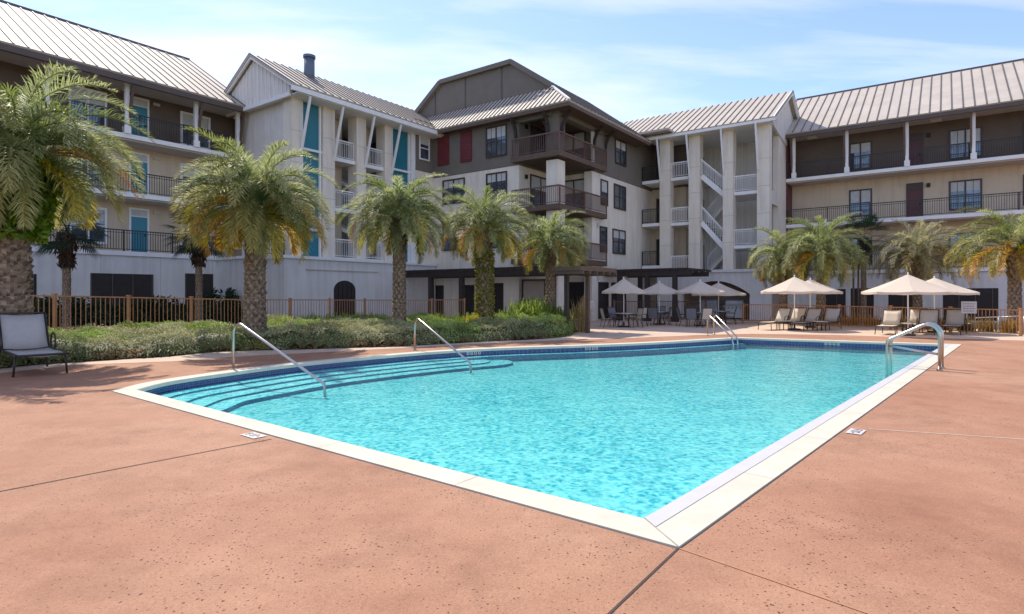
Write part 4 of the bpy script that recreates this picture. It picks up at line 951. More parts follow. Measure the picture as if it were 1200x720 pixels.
hedge('low_hedge', 'long low grey-green hedge curving along the walkway beside the pool', 'hedge', hb, fl_, 0.55, 170000, (0.12, 0.145, 0.045), (0.58, 0.55, 0.32), 0.055, hfun=lambda x, y: 0.72 + 0.45*vnoise(x, y, 1.3, 9))
def bush(name, label, x, y, r, h, n, t0, t1, size=0.12, group=None, up=0.3, asp=0.45, z0=0.0):
    t = thing(name, label, 'shrub', (x, y, z0), 0, group)
    ph = rs.rand(n)*2*np.pi; rr = np.sqrt(rs.rand(n)); th = np.arccos(rs.rand(n)); 
    lump = 0.8 + 0.35*np.sin(3*ph+x)*np.sin(2.3*th+y)
    rad = rs.rand(n)**0.35*lump
    C = np.column_stack([x + r*rad*np.sin(th)*np.cos(ph), y + r*rad*np.sin(th)*np.sin(ph), z0 + 0.03 + h*rad*np.cos(th)])
    mv = np.clip(rs.rand(n)*0.9 + 0.1, 0, 1)[:,None]; tint = np.array(t0)*(1-mv)+np.array(t1)*mv
    V, Fq, ti = leaf_quads(C, size, tint, up, asp); np_mesh('foliage', V, Fq, ti, M['shrub'], t)
    m2 = MB(); 
    for k in range(4): a = k*1.6 + x; m2.tube([(x, y, z0), (x + 0.3*r*math.cos(a), y + 0.3*r*math.sin(a), z0 + h*0.6)], [0.03, 0.012], 6)
    m2.build('stem', M['stem'], t)
    return t
def blades(name, label, x, y, r, h, n, t0, t1, group=None, w=0.035, z0=0.0):
    t = thing(name, label, 'plant', (x, y, z0), 0, group)
    a = rs.rand(n)*2*np.pi; lean = 0.15 + 0.75*rs.rand(n); hh = h*(0.6+0.5*rs.rand(n)); bx0 = x + r*0.3*rs.normal(size=n); by0 = y + r*0.3*rs.normal(size=n)
    V = []; 
    da = np.column_stack([np.cos(a), np.sin(a)]); pa = np.column_stack([-np.sin(a), np.cos(a)])*w
    def pt(t, s_): 
        out = np.column_stack([bx0, by0]) + da*(r*lean*t**1.6)[:,None] + pa*s_*(1-t*0.8)[:,None]; z = z0 + hh*(t - 0.35*lean*t**3)
        return np.column_stack([out, z])
    Ts = [np.full(n, v) for v in (0, 0.4, 0.75, 1.0)]
    rows = [(pt(t_, -1), pt(t_, 1)) for t_ in Ts]
    V = np.stack([q_ for row in rows for q_ in row],1).reshape(-1,3); base = (np.arange(n)*8)[:,None]
    Fq = np.concatenate([base + np.array([[2*k, 2*k+1, 2*k+3, 2*k+2]]) for k in range(3)])
    mv = rs.rand(n,1); tint = np.array(t0)*(1-mv)+np.array(t1)*mv
    np_mesh('leaves', V, Fq, np.concatenate([tint]*3), M['leaf'], t)
    return t
def gy(u, Y): return ((u - 600)/F*Y, Y)
k = 0
for u, Y, wh in ((318,24,'right beside the trunk of the palm with orange fronds'),(334,24.4,'second from the trunk of the palm with orange fronds'),(365,25,'left of the arched opening'),(385,25.2,'before the left side of the arched opening'),(404,25.5,'before the middle of the arched opening'),(420,25.8,'just right of the arched opening'),(440,26.2,'left of the trunk of the round silvery palm'),(497,27.5,'right of the round silvery palm'),(512,27.6,'farthest right in the row behind the hedge')):
    x, y = gy(u, Y); blades('strap_leaf_plant', 'bright green strap-leaved plant ' + wh, x, y, 0.6, 0.85, 170, (0.14, 0.20, 0.03), (0.34, 0.38, 0.08), 'strap-leaved plants behind the hedge', z0=0.1)
for u, Y, r, h, wh in ((535,26,0.8,1.0,'low leafy green clump well left of the ivy-clad trunk'),(552,25.5,0.7,1.2,'leafy green clump touching the ivy-clad trunk on its left'),(596,26.5,0.9,1.4,'leafy green clump just right of the ivy-clad trunk'),(612,27.5,1.0,1.9,'tall leafy green clump midway between the two slim palms'),(628,27.8,1.0,2.0,'tallest leafy green clump, left of the smaller slim palm'),(640,27,0.9,1.6,'leafy green clump in front of the smaller slim palm'),(655,27.5,0.8,1.5,'leafy green clump between the smaller slim palm and the canopy post'),(600,24.5,0.7,0.8,'lowest leafy green clump at the back edge of the hedge')):
    x, y = gy(u, Y); blades('ginger_plant', wh, x, y, r, h*0.85, 170, (0.06, 0.11, 0.02), (0.26, 0.31, 0.09), 'leafy clumps between the palms', w=0.06)
for u, Y, r, h, c0, c1, lb in ((556,24.3,0.55,1.0,(0.28,0.24,0.02),(0.5,0.42,0.04),'yellow leaved shrub at the foot of the ivy-clad palm'), (582,24.6,0.5,0.85,(0.2,0.2,0.02),(0.42,0.40,0.04),'small yellow-green shrub right of the ivy-clad palm')):
    x, y = gy(u, Y); bush('shrub', lb, x, y, r, h, 900, c0, c1, 0.14)
x, y = gy(682, 26.8); blades('grass_tuft', 'dry straw-coloured grass tuft beside the timber post', x, y, 0.5, 1.7, 160, (0.3, 0.22, 0.1), (0.5, 0.4, 0.22), w=0.02)
for k, (u, lb) in enumerate(((60,'dark green bush at the wall under the left wing, farthest left'),(98,'dark green bush beside the wide garage opening, on its left'),(140,'dark green bush in front of the wide garage opening'),(188,'dark green bush between the two garage openings'),(225,'dark green bush before the narrow garage opening'),(262,'tallest dark green bush at the step of the lower wall'))):
    y_, z_ = onx(u, 345, -31.6); p = wb(-31.4, y_); bush('bush', lb, p.x, p.y, 1.7 if k < 5 else 1.5, 1.45 if k < 5 else 1.9, 7000, (0.012, 0.028, 0.012), (0.04, 0.07, 0.03), 0.24, 'dark bushes along the left wing')
for k in range(14):
    x = 16.2 + k*0.42 + 0.35; y = 33.6 - k*0.73
    blades('ornamental_grass', ('orange' if k < 8 else 'green') + '-tinged grass clump behind the right fence', x + 0.5, y + 0.3, 0.55, 0.75, 130, (0.30, 0.13, 0.03), (0.42, 0.26, 0.06) if k < 8 else (0.12, 0.16, 0.05), 'grass clumps behind the right fence', w=0.02)

# ---- palms
def frond_arrays(base, azm, el0, L_, curl, nl, ll, tint, lw=0.03, vee=0.75, tipc=(0.52, 0.42, 0.14), ta=0.5):
    ts = np.linspace(0, 1, nl); el = el0 - curl*ts**1.15
    ds = L_/(nl-1); cx = np.concatenate([[0], np.cumsum(np.cos(el[:-1])*ds)]); cz = np.concatenate([[0], np.cumsum(np.sin(el[:-1])*ds)])
    h = np.array([math.cos(azm), math.sin(azm), 0]); side = np.array([-math.sin(azm), math.cos(azm), 0])
    sway = rs.normal()*0.12
    P = np.array(base) + cx[:,None]*h + np.column_stack([np.zeros(nl), np.zeros(nl), cz]) + side*(sway*cx*cx/max(L_,.1))[:,None]
    T = np.cos(el)[:,None]*h + np.column_stack([np.zeros(nl), np.zeros(nl), np.sin(el)])
    Nn = -np.sin(el)[:,None]*h + np.column_stack([np.zeros(nl), np.zeros(nl), np.cos(el)])
    k0 = int(nl*0.14); V = []; tn = []
    prof = np.sin(np.pi*np.clip((ts - 0.08)/0.98, 0, 1)**0.75)**0.6
    for s_ in (-1, 1):
        p = P[k0:]; t = T[k0:]; nn = Nn[k0:]; l = (ll*prof[k0:]*(0.85+0.3*rs.rand(nl-k0)))[:,None]
        v = vee + rs.normal(size=(nl-k0,1))*0.38
        d = t*(0.62+0.12*rs.normal(size=(nl-k0,1))) + s_*side*np.cos(v)*0.75 + nn*np.sin(v)*0.7; d /= np.linalg.norm(d,axis=1)[:,None]
        wv = np.cross(d, nn); wv /= np.linalg.norm(wv,axis=1)[:,None]; wv = wv*(lw/2)
        mid = p + d*l*0.55; droop = np.zeros_like(mid); droop[:,2] = -0.22*l[:,0]*(0.6+0.8*rs.rand(nl-k0))
        tip = p + d*l + droop
        V.append(np.stack([p-wv*0.7, p+wv*0.7, mid+wv, mid-wv, mid-wv, mid+wv, tip+wv*0.15, tip-wv*0.15],1).reshape(-1,3))
        m = nl-k0; tq = (ts[k0:]**1.6*ta)[:,None]; tt = np.repeat((tint[None,:]*(1-tq) + np.array(tipc)*tq)*(0.7+0.6*rs.rand(m,1)), 2, axis=0); tn.append(tt)
    # rachis
    ww = np.linspace(0.035, 0.008, nl)[:,None]*side
    A = P - ww; B = P + ww; R_ = np.stack([A[:-1], B[:-1], B[1:], A[1:]],1).reshape(-1,3); V.append(R_); tn.append(np.repeat((tint*0.9+np.array([0.05,0.05,0.02]))[None,:], nl-1, axis=0))
    A2_ = P - np.column_stack([np.zeros((nl,2)), np.linspace(0.05,0.01,nl)]); R2 = np.stack([P[:-1], P[1:], A2_[1:], A2_[:-1]],1).reshape(-1,3); V.append(R2); tn.append(np.repeat((tint*0.9)[None,:], nl-1, axis=0))
    return np.concatenate(V), np.concatenate(tn)
def crown(parent, top, rad, nf, nl, ll, yellow=0.3, lw=0.03, lowcut=-0.2, tipc=(0.52, 0.42, 0.14), name='crown', pal=None):
    Vs, Ts = [], []; ga = 2.399963
    g0 = np.array([0.115, 0.155, 0.05]); g1 = np.array([0.35, 0.38, 0.20]); yl = np.array([0.56, 0.46, 0.05]); orr = np.array([0.62, 0.27, 0.03])
    if pal: g0, g1, yl, orr = [np.array(c) for c in pal]
    for i in range(nf):
        f = i/(nf-1); az_ = i*ga + rs.normal()*0.15
        el = R(84) - f*(R(84) - lowcut) + rs.normal()*0.08
        L_ = rad*(1.26 + 0.13*rs.normal())*(1.0 if f < 0.65 else 1.0 - 1.0*(f-0.65))
        cu = 2.2 + 0.5*rs.rand() - 0.5*f
        if f < 0.10: cu = 1.3 + rs.rand()*0.7
        c = g0 + (g1 - g0)*rs.rand()
        if f > 0.62 and rs.rand() < yellow*2: kq = 0.35+0.55*rs.rand(); c = c*(1-kq) + (yl if rs.rand() < 0.65 else orr)*kq
        base = (top[0] + 0.1*math.cos(az_), top[1] + 0.1*math.sin(az_), top[2] + 0.25 - 0.55*f)
        V, T_ = frond_arrays(base, az_, el, L_, cu, nl, ll*0.82, c, lw, ta=0.1+0.6*f*rs.rand(), tipc=tipc); Vs.append(V); Ts.append(T_)
    V = np.concatenate(Vs); T_ = np.concatenate(Ts); Fq = np.arange(len(V)).reshape(-1,4)
    return np_mesh(name, V, Fq, T_, M['leaf'], parent)
def trunk(parent, x, y, z0, z1, r0, r1, boots=0.05, rows=None, m='trunk', lean=0.0):
    """tapered stem with a criss-cross of old leaf scars"""
    n = 36; H = z1 - z0; rows = rows or int(H*20)
    t = np.linspace(0, 1, rows+1)[:,None]; k = np.arange(n)[None,:]; a = 2*np.pi*k/n
    r = r0 + (r1-r0)*t + 0.2*r0*np.exp(-t*8) + np.clip(t-0.72,0,1)*r1*0.9
    ph = t*H*6.5
    u1 = (k/n*8 + ph*0.5 + 0.12*np.sin(ph*1.3+x)) % 1.0; u2 = (-k/n*8 + ph*0.5 + 0.12*np.sin(ph*0.9+y)) % 1.0
    bump = np.minimum(1-2*np.abs(u1-0.5), 1-2*np.abs(u2-0.5)) + 0.22*rs.randn(rows+1, n)
    rr = r + bump*boots*1.6
    V = np.stack([x + rr*np.cos(a), y + rr*np.sin(a), z0 + H*t + bump*boots*0.8], -1).reshape(-1,3)
    i = np.arange(rows)[:,None]*n; kk = np.arange(n)[None,:]; k2 = (kk+1) % n
    Fq = np.stack([i+kk, i+k2, i+n+k2, i+n+kk], -1).reshape(-1,4)
    bm_ = np.clip(bump[:-1]*0.8+0.25, 0, 1).reshape(-1)[:,None]*(0.75+0.5*rs.rand(rows*n,1))  # hollows between scars tinted darker, as crevice shade
    tint = np.array([0.07,0.045,0.03])*(1-bm_) + np.array([0.36,0.26,0.17])*bm_
    return np_mesh('trunk', V, Fq, tint, M['bark'], parent)
def boots(parent, x, y, z0, z1, r, n, col0=(0.20,0.13,0.07), col1=(0.34,0.24,0.13)):
    """stubs of old leaf stalks round the upper trunk"""
    Vs, T_ = [], []
    for i in range(n):
        a = i*2.4; f = i/n; z = z0 + (z1-z0)*f; rr = r*(0.95+0.3*f); L_ = 0.22+0.12*rs.rand(); w_ = 0.07
        c, s_ = math.cos(a), math.sin(a); b = np.array([x+rr*c*0.85, y+rr*s_*0.85, z]); o_ = np.array([c*0.45, s_*0.45, 0.9])*L_; sd = np.array([-s_, c, 0])*w_; n_ = np.array([c, s_, 0])*0.04
        q1 = b-sd; q2 = b+sd; q3 = b+o_+sd*0.5; q4 = b+o_-sd*0.5
        Vs += [q1+n_, q2+n_, q3+n_, q4+n_, q1, q4, q3, q2]; cc = np.array(col0)+(np.array(col1)-np.array(col0))*rs.rand(); T_ += [cc, cc*0.7]
    return np_mesh('leaf_stubs', np.array(Vs), np.arange(len(Vs)).reshape(-1,4), np.array(T_), M['shrub'], parent)
def palm(label, u, Y, zc, rad, tr, nf=64, nl=52, ll=0.62, yellow=0.3, z0=0.0, group='feather palms round the pool', fern=0, ivy=0, X=None, lw=0.026, low=0.12, pal=None, tipc=(0.52, 0.42, 0.14)):
    x = (u-600)/F*Y if X is None else X
    t = thing('palm_tree', label, 'palm tree', (x, Y, 0), 0, group)
    trunk(t, x, Y, z0-0.1, zc-0.1, tr, tr*0.82, 0.045*tr/0.3)
    boots(t, x, Y, zc-1.5, zc+0.1, tr*0.9, 60)
    cr_ = crown(t, (x, Y, zc), rad, nf, nl, ll, yellow, lw, low, pal=pal, tipc=tipc)
    if fern:
        n = 4200; a = rs.rand(n)*2*np.pi; zz = zc - 1.95 + 2.0*rs.rand(n)**0.8; rr = tr*1.0 + fern*rs.rand(n)**0.6*(0.4+0.6*(zz-zc+1.95)/1.95)
        C = np.column_stack([x+rr*np.cos(a), Y+rr*np.sin(a), zz]); mv = rs.rand(n,1)
        V, Fq, ti = leaf_quads(C, 0.24, np.array([0.07,0.14,0.02])*(1-mv)+np.array([0.27,0.37,0.04])*mv, -0.5, 0.35); np_mesh('fern', V, Fq, ti, M['leaf'], t)
    if ivy:
        n = 1800; a = rs.rand(n)*2*np.pi; zz = 0.2 + (zc-1.0)*rs.rand(n); rr = tr*(1.0+0.35*rs.rand(n)) + 0.03
        C = np.column_stack([x+rr*np.cos(a), Y+rr*np.sin(a), zz]); mv = rs.rand(n,1)
        V, Fq, ti = leaf_quads(C, 0.13, np.array([0.10,0.11,0.02])*(1-mv)+np.array([0.36,0.30,0.06])*mv, -0.2, 0.6); np_mesh('ivy', V, Fq, ti, M['shrub'], t)
    return t
palm('largest palm at the left edge with a stout scaly trunk hung with bright ferns', 12, 14.6, 4.95, 2.4, 0.40, 100, 92, 0.62, 0.12, fern=0.75, low=0.1)
palm('full feather palm with orange lower fronds left of the arched opening', 299, 19.2, 4.4, 2.2, 0.31, 100, 88, 0.58, 0.22, tipc=(0.66, 0.42, 0.08))
palm('round silvery palm in front of the left stair tower', 468, 24.0, 4.7, 2.0, 0.25, 96, 76, 0.50, 0.12, tipc=(0.66, 0.56, 0.26))
palm('palm with an ivy-clad trunk in front of the corner block', 568, 25.0, 4.4, 1.8, 0.28, 76, 66, 0.50, 0.2, ivy=1)
palm('smaller slim palm right of the ivy-clad palm', 645, 27.6, 3.95, 1.75, 0.22, 66, 60, 0.46, 0.2)
pale = [(0.20,0.20,0.11),(0.36,0.34,0.22),(0.44,0.36,0.12),(0.44,0.30,0.10)]
palm('palm at the corner of the right wing, leftmost behind the umbrellas', 918, 34.0, 3.7, 1.75, 0.20, 76, 56, 0.5, 0.3, low=-0.15)
palm('palm rising just behind the first pair of sunlit umbrellas', 962, 32.0, 4.0, 2.2, 0.22, 84, 60, 0.52, 0.2, low=-0.1)
palm('pale silvery palm behind the second pair of sunlit umbrellas', 1075, 32.6, 3.75, 2.1, 0.22, 86, 60, 0.5, 0.3, pal=pale)
palm('palm with yellow lower fronds at the right edge', 1189, 27.5, 3.75, 2.3, 0.25, 84, 62, 0.50, 0.3, tipc=(0.72, 0.46, 0.06))
# small fan palms standing against the buildings
def fan_palm(label, x, y, zc, r, tr, nfan=26, skirt=True):
    t = thing('fan_palm', label, 'palm tree', (x, y, 0), 0, 'fan palms against the buildings')
    trunk(t, x, y, 0, zc-0.2, tr, tr*0.9, 0.015)
    Vs, T_ = [], []
    for i in range(nfan):
        a = i*2.4; f = i/nfan; el = R(70) - f*R(120); st = r*0.55
        d = np.array([math.cos(a)*math.cos(el), math.sin(a)*math.cos(el), math.sin(el)]); c = np.array([x,y,zc]) + d*st
        s_ = np.array([-math.sin(a), math.cos(a), 0]); n_ = np.cross(s_, d)
        Vs += [np.array([x,y,zc])-s_*0.015, np.array([x,y,zc])+s_*0.015, c+s_*0.015, c-s_*0.015]; base = np.array([0.03,0.055,0.025])*(0.7+0.8*rs.rand()); T_.append(base)
        for k in range(15):
            b = (k/14-0.5)*2.5; dd = d*math.cos(b)+s_*math.sin(b); e = c + dd*r*0.55*(0.8+0.3*rs.rand()) - np.array([0,0,0.12]); w_ = np.cross(dd, n_)*0.035
            m_0 = c + dd*r*0.3; Vs += [c, m_0-w_, e, m_0+w_]; T_.append(base)
    np_mesh('crown', np.array(Vs), np.arange(len(Vs)).reshape(-1,4), np.array(T_), M['leaf'], t)
    if skirt:
        n = 500; a = rs.rand(n)*2*np.pi; zz = zc-1.5+1.4*rs.rand(n); rr = tr+0.25*rs.rand(n)*(1-abs((zz-zc+0.7)/1.0)*0.6)
        C = np.column_stack([x+rr*np.cos(a), y+rr*np.sin(a), zz]); mv = rs.rand(n,1)
        V, Fq, ti = leaf_quads(C, 0.35, np.array([0.05,0.03,0.02])*(1-mv)+np.array([0.12,0.08,0.05])*mv, -1.5, 0.18); np_mesh('dead_leaf_skirt', V, Fq, ti, M['shrub'], t)
p = gy(78, 24.0); fan_palm('slim fan palm behind the left fence under the largest palm', p[0], p[1], 4.3, 1.5, 0.14)
p = gy(233, 27.5); fan_palm('slim fan palm behind the left fence near the wall step', p[0], p[1], 4.5, 1.6, 0.14)
p = gy(1012, 37.0); fan_palm('dark fan palm against the right wing between two feather palms', p[0], p[1], 5.2, 1.7, 0.15)

# ================================================================== POOL RAILS
def rail_thing(label, tubes, plates, extra=None, grp='stainless pool rails', r=0.03):
    b = tubes[0][0]; t = thing('pool_handrail', label, 'handrail', (b[0], b[1], 0), 0, grp)
    for pts in tubes:
        m2 = MB(); m2.tube(pts, r, 12); m2.build('rail_tube', M['steel'], t, True)
    for q_ in plates:
        m2 = MB(); m2.tube([(q_[0], q_[1], 0.004), (q_[0], q_[1], 0.03)], 0.06, 16); m2.build('flange', M['steel'], t)
    if extra:
        m2 = MB(); m2.tube(extra, 0.026, 10); m2.build('cross_bar', M['steel'], t, True)
    return t
def arc_rail(b, top, e, zend, rad=0.22):
    """post from b up to height top, bend, then slope down to e"""
    b = Vector((b[0], b[1], 0)); e = Vector((e[0], e[1], zend)); d = Vector((e.x-b.x, e.y-b.y, 0)).normalized()
    pts = [b, b + Vector((0,0,top-rad))]
    slope = math.atan2(top - zend, Vector((e.x-b.x, e.y-b.y, 0)).length - rad)
    n = 8; A_ = math.pi/2 + slope
    c = b + d*rad + Vector((0,0,top-rad))
    for k in range(1, n+1):
        a = math.pi - (A_)*k/n; pts.append(c + d*rad*math.cos(a) + Vector((0,0,rad*math.sin(a))))
    pts.append(e); return pts
b = G(273.5, 433.5); e = G(380, 459, -0.25)
rl = arc_rail(b, 1.03, e, -0.1); rl.append(Vector((e.x+0.02, e.y-0.01, -0.36)))
rail_thing('single sloping stainless handrail nearest the left end of the pool steps', [rl], [b])
b = G(486, 411); e = G(551, 430, -0.2)
rl = arc_rail(b, 0.95, e, -0.1); rl.append(Vector((e.x+0.02, e.y-0.01, -0.36)))
rail_thing('second sloping stainless handrail at the far end of the pool steps', [rl], [b])
b1 = G(829, 394); b2 = G(836.5, 392.6); e1_ = G(857.5, 404, -0.17); e2_ = G(863, 402.5, -0.17)
t1 = arc_rail(b1, 0.82, e1_, 0.1, 0.2); t1.append(Vector((e1_.x+0.1, e1_.y-0.05, -0.5))); t2 = arc_rail(b2, 0.82, e2_, 0.1, 0.2); t2.append(Vector((e2_.x+0.1, e2_.y-0.05, -0.5)))
rail_thing('small pair of ladder rails at the far pool corner by the patio', [t1, t2], [b1, b2])
edge = (cornerFR - cornerN).normalized(); inn = Vector((-edge.y, edge.x, 0))
b1 = G(1101, 434.5); 
def ladder(b):
    e = b + inn*0.98; e.z = 0.62
    pts = [b, b + Vector((0,0,0.78))]
    for k in range(1, 8):
        a = math.pi - (math.pi*0.5+0.42)*k/7; pts.append(b + inn*0.22 + Vector((0,0,0.78)) + inn*0.22*math.cos(a) + Vector((0,0,0.24*math.sin(a))))
    pts.append(e - inn*0.05 + Vector((0,0,0.04))); pts.append(e); pts.append(Vector((e.x + inn.x*0.02, e.y+inn.y*0.02, 0.52))); pts.append(Vector((e.x+inn.x*0.02, e.y+inn.y*0.02, -0.6)))
    return pts
b2 = b1 + edge*0.5
rail_thing('large pair of ladder rails with a cross bar on the right pool edge', [ladder(b1), ladder(b2)], [b1, b2], [b1 + Vector((0,0,0.36)), b1 + inn*0.99 + Vector((0,0,0.5))], r=0.033)

# ================================================================== FURNITURE
def make_umbrella(label, x, y, half, top, rim, rot=0.0, sides=8, group='market umbrellas', vent=True):
    t = thing('market_umbrella', label, 'umbrella', (x, y, 0), rot, group)
    def P(a, r, z): return (x + r*math.cos(a+rot), y + r*math.sin(a+rot), z)
    m2 = MB(); rings = [(0.02, top), (0.33, top-(top-rim)*0.36), (0.66, top-(top-rim)*0.70), (1.0, rim)]
    ns = sides*4; vs = []; 
    for rr, z in rings:
        for k in range(ns):
            a = 2*math.pi*k/ns; q_ = k % 4; fl2 = 1.0 - (0.06 if q_ == 2 else 0.04 if q_ else 0)*rr; sag = (0.05 if q_ == 2 else 0.035 if q_ else 0)*rr
            vs.append(P(a, half*rr*fl2, z - sag*0.6))
    fs = [(i*ns+k, i*ns+(k+1)%ns, (i+1)*ns+(k+1)%ns, (i+1)*ns+k) for i in range(3) for k in range(ns)]
    m2.add(vs, fs); 
    cn = m2.build('canopy', M['canvas'], t)
    m2 = MB(); m2.add([vs[3*ns+k] for k in range(ns)] + [Vector(vs[3*ns+k]) - Vector((0,0,0.09)) for k in range(ns)], [(k, (k+1)%ns, ns+(k+1)%ns, ns+k) for k in range(ns)]); m2.build('valance', M['canvas'], cn)
    m2 = MB(); m2.tube([(x, y, 0), (x, y, top-0.03)], 0.024, 10); m2.build('pole', M['white'], t, True)
    m2 = MB(); m2.tube([(x, y, top-0.02), (x, y, top+0.05), (x, y, top+0.1)], [0.03, 0.035, 0.01], 10); m2.build('finial', M['white'], t)
    m2 = MB(); m2.tube([(x, y, 0.0), (x, y, 0.07), (x, y, 0.09), (x, y, 0.3)], [0.27, 0.27, 0.05, 0.035], 20); m2.build('base', M['bronze'], t)
    for k in range(sides):
        a = 2*math.pi*k/sides; m2 = MB(); m2.bar(P(a, 0.03, top-0.06), P(a, half*0.97, rim-0.02), 0.018, 0.02); m2.bar(P(a, 0.03, rim+0.05), P(a, half*0.5, rim+(top-rim)*0.40), 0.014, 0.016); m2.build('rib', M['bronze'], t)
    return t
for u, Y, hf, tp, rm, rot, lb in (
    (1064, 24.3, 1.66, 2.50, 1.80, 0.3, 'front cream umbrella of the second sunlit pair, over the pale lounger'),
    (1095, 26.3, 1.66, 2.42, 1.78, 0.6, 'rear cream umbrella of the second sunlit pair, nearest the right edge'),
    (931, 28.2, 1.55, 2.52, 1.84, 0.1, 'front cream umbrella of the first sunlit pair, right of the pool ladder'),
    (949.5, 30.2, 1.50, 2.45, 1.82, 0.5, 'rear cream umbrella of the first sunlit pair, half hidden'),
    (731, 30.6, 1.18, 2.50, 1.84, 0.2, 'leftmost umbrella, pale top over the table with tan chairs'),
    (772.5, 33.2, 1.25, 2.36, 1.80, 0.5, 'grey shaded umbrella between the leftmost one and the alcove'),
    (820.5, 31.6, 1.32, 2.40, 1.84, 0.1, 'shaded umbrella in front of the left half of the arched alcove'),
    (842, 34.5, 1.5, 2.36, 1.72, 0.4, 'shaded umbrella in front of the right half of the arched alcove')):
    x = (u-600)/F*Y; make_umbrella(lb, x, Y, hf, tp, rm, rot)

def make_lounger(label, fab='sling'):
    t = thing('sun_lounger', label, 'sun lounger', (0,0,0), 0, 'sling sun loungers')
    W2 = 0.34
    m2 = MB(); m2.tube([(-W2,-1.15,0.36),(-W2,0.15,0.38),(-W2,0.5,1.03)], 0.02, 8); m2.tube([(W2,-1.15,0.36),(W2,0.15,0.38),(W2,0.5,1.03)], 0.02, 8)
    m2.tube([(-W2,-1.15,0.36),(W2,-1.15,0.36)], 0.02, 8); m2.tube([(-W2,0.5,1.03),(W2,0.5,1.03)], 0.02, 8); m2.tube([(-W2,0.15,0.38),(-W2,0.72,0.36)], 0.018, 8); m2.tube([(W2,0.15,0.38),(W2,0.72,0.36)], 0.018, 8); m2.tube([(-W2,0.72,0.36),(W2,0.72,0.36)], 0.018, 8)
    m2.build('frame', M['bronze'], t, True)
    def sheet_(name, prof):
        m3 = MB(); vs = []; 
        for (y, z) in prof:
            for k in range(5): s_ = -1 + k*0.5; vs.append((s_*(W2-0.01), y, z - 0.03*(1-s_*s_)))
        n = len(prof); m3.add(vs, [(i*5+k, i*5+k+1, (i+1)*5+k+1, (i+1)*5+k) for i in range(n-1) for k in range(4)])
        o = m3.build(name, M[fab], t, True); so = o.modifiers.new('t', 'SOLIDIFY'); so.thickness = 0.012; return o
    sheet_('seat', [(-1.14,0.365),(-0.7,0.375),(-0.3,0.372),(0.13,0.39)]); sheet_('backrest', [(0.16,0.41),(0.28,0.62),(0.39,0.83),(0.49,1.02)])
    for sx in (-1, 1):
        for y in (-0.95, 0.45):
            m3 = MB(); m3.tube([(sx*W2, y, 0.37), (sx*(W2+0.03), y, 0.0)], 0.017, 8); m3.build('leg', M['bronze'], t, True)
        m3 = MB(); c = Vector((sx*(W2+0.05), 0.1, 0.5)); pts = [c + Vector((0, 0.17*math.cos(a), 0.16*math.sin(a))) for a in [2*math.pi*k/16 for k in range(17)]]
        m3.tube(pts, 0.016, 8, False); m3.build('arm', M['bronze'], t, True)
    return t
proto = None; protos = {}
def place_lounger(label, u, v, heading, fab='sling', scale=1.0):
    global protos
    if fab not in protos: t = make_lounger(label, fab); protos[fab] = t
    else: t = copy_tree(protos[fab])
    t['label'] = label; p = G(u, v); t.location = (p.x, p.y, 0.006)
    t.rotation_euler = (0, 0, math.atan2(heading[1], heading[0]) + math.pi/2)   # foot end points along heading
    t.scale = (scale,)*3
    return t
h0 = (-0.68, -0.73)
place_lounger('pale sling lounger standing alone left of the second umbrella pole', 1043, 391.5, h0)
place_lounger('pale sling lounger directly behind the second umbrella pole', 1074, 389, h0)
place_lounger('shade-grey sling lounger right of the second umbrella pole', 1087, 391.5, h0, 'slingshaded')
place_lounger('pale sling lounger set back at the fence below the white sign', 1124, 388, (-0.5, -0.85))
place_lounger('shade-grey sling lounger at the far right of the row', 1118, 391.5, (-0.7, -0.7), 'slingshaded')
place_lounger('pale sling lounger leftmost beside the pool ladder', 912, 386.5, (-0.88, -0.47))
place_lounger('pale sling lounger second from the pool ladder', 931, 386, (-0.82, -0.57))
place_lounger('shade-grey sling lounger in front of the first umbrella pair', 948, 387.3, (-0.85, -0.5), 'slingshaded')
place_lounger('shade-grey sling lounger at the right end of the first group', 972, 386.3, (-0.75, -0.65), 'slingshaded')
t = place_lounger('grey-blue sling lounger alone in palm shade at the left edge', 33, 434.5, (0.76, -0.65), 'slingshaded', 1.22)
def side_table(label, u, v):
    p = G(u, v); t = thing('side_table', label, 'side table', (p.x, p.y, 0.005), 0.5, 'low side tables between loungers')
    m2 = MB(); m2.box(p.x-0.24, p.x+0.24, p.y-0.24, p.y+0.24, 0.42, 0.45); m2.build('table_top', M['sling'], t)
    for sx in (-1,1):
        for sy in (-1,1): m2 = MB(); m2.box(p.x+sx*0.2-0.015, p.x+sx*0.2+0.015, p.y+sy*0.2-0.015, p.y+sy*0.2+0.015, 0.005, 0.42); m2.build('leg', M['bronze'], t)
side_table('low side table right of the lone pale lounger', 1060, 391); side_table('low side table in front of the first umbrella pair', 960, 388); side_table('low side table between the two loungers nearest the pool ladder', 921, 387)

def make_table(label, x, y):
    t = thing('patio_table', label, 'table', (x, y, 0), 0, 'round patio tables')
    m2 = MB(); m2.tube([(x,y,0.70),(x,y,0.73)], 0.56, 28); m2.build('table_top', M['tablemetal'], t)
    m2 = MB(); m2.tube([(x,y,0.665),(x,y,0.698)], 0.53, 28); m2.build('apron', M['bronze'], t)
    for k in range(4):
        a = k*math.pi/2+0.5; m2 = MB(); m2.tube([(x+0.42*math.cos(a), y+0.42*math.sin(a), 0.67), (x+0.32*math.cos(a), y+0.32*math.sin(a), 0.35), (x+0.45*math.cos(a), y+0.45*math.sin(a), 0)], 0.015, 8); m2.build('leg', M['bronze'], t, True)
make_table('round table on the leftmost umbrella pole with tan chairs', *gy(731, 30.6)); make_table('round table under the grey shaded umbrella', *gy(772.5, 33.2)); make_table('round table under the umbrella before the alcove, left half', *gy(820.5, 31.6)); make_table('round table under the umbrella before the alcove, right half', *gy(844, 34.5))
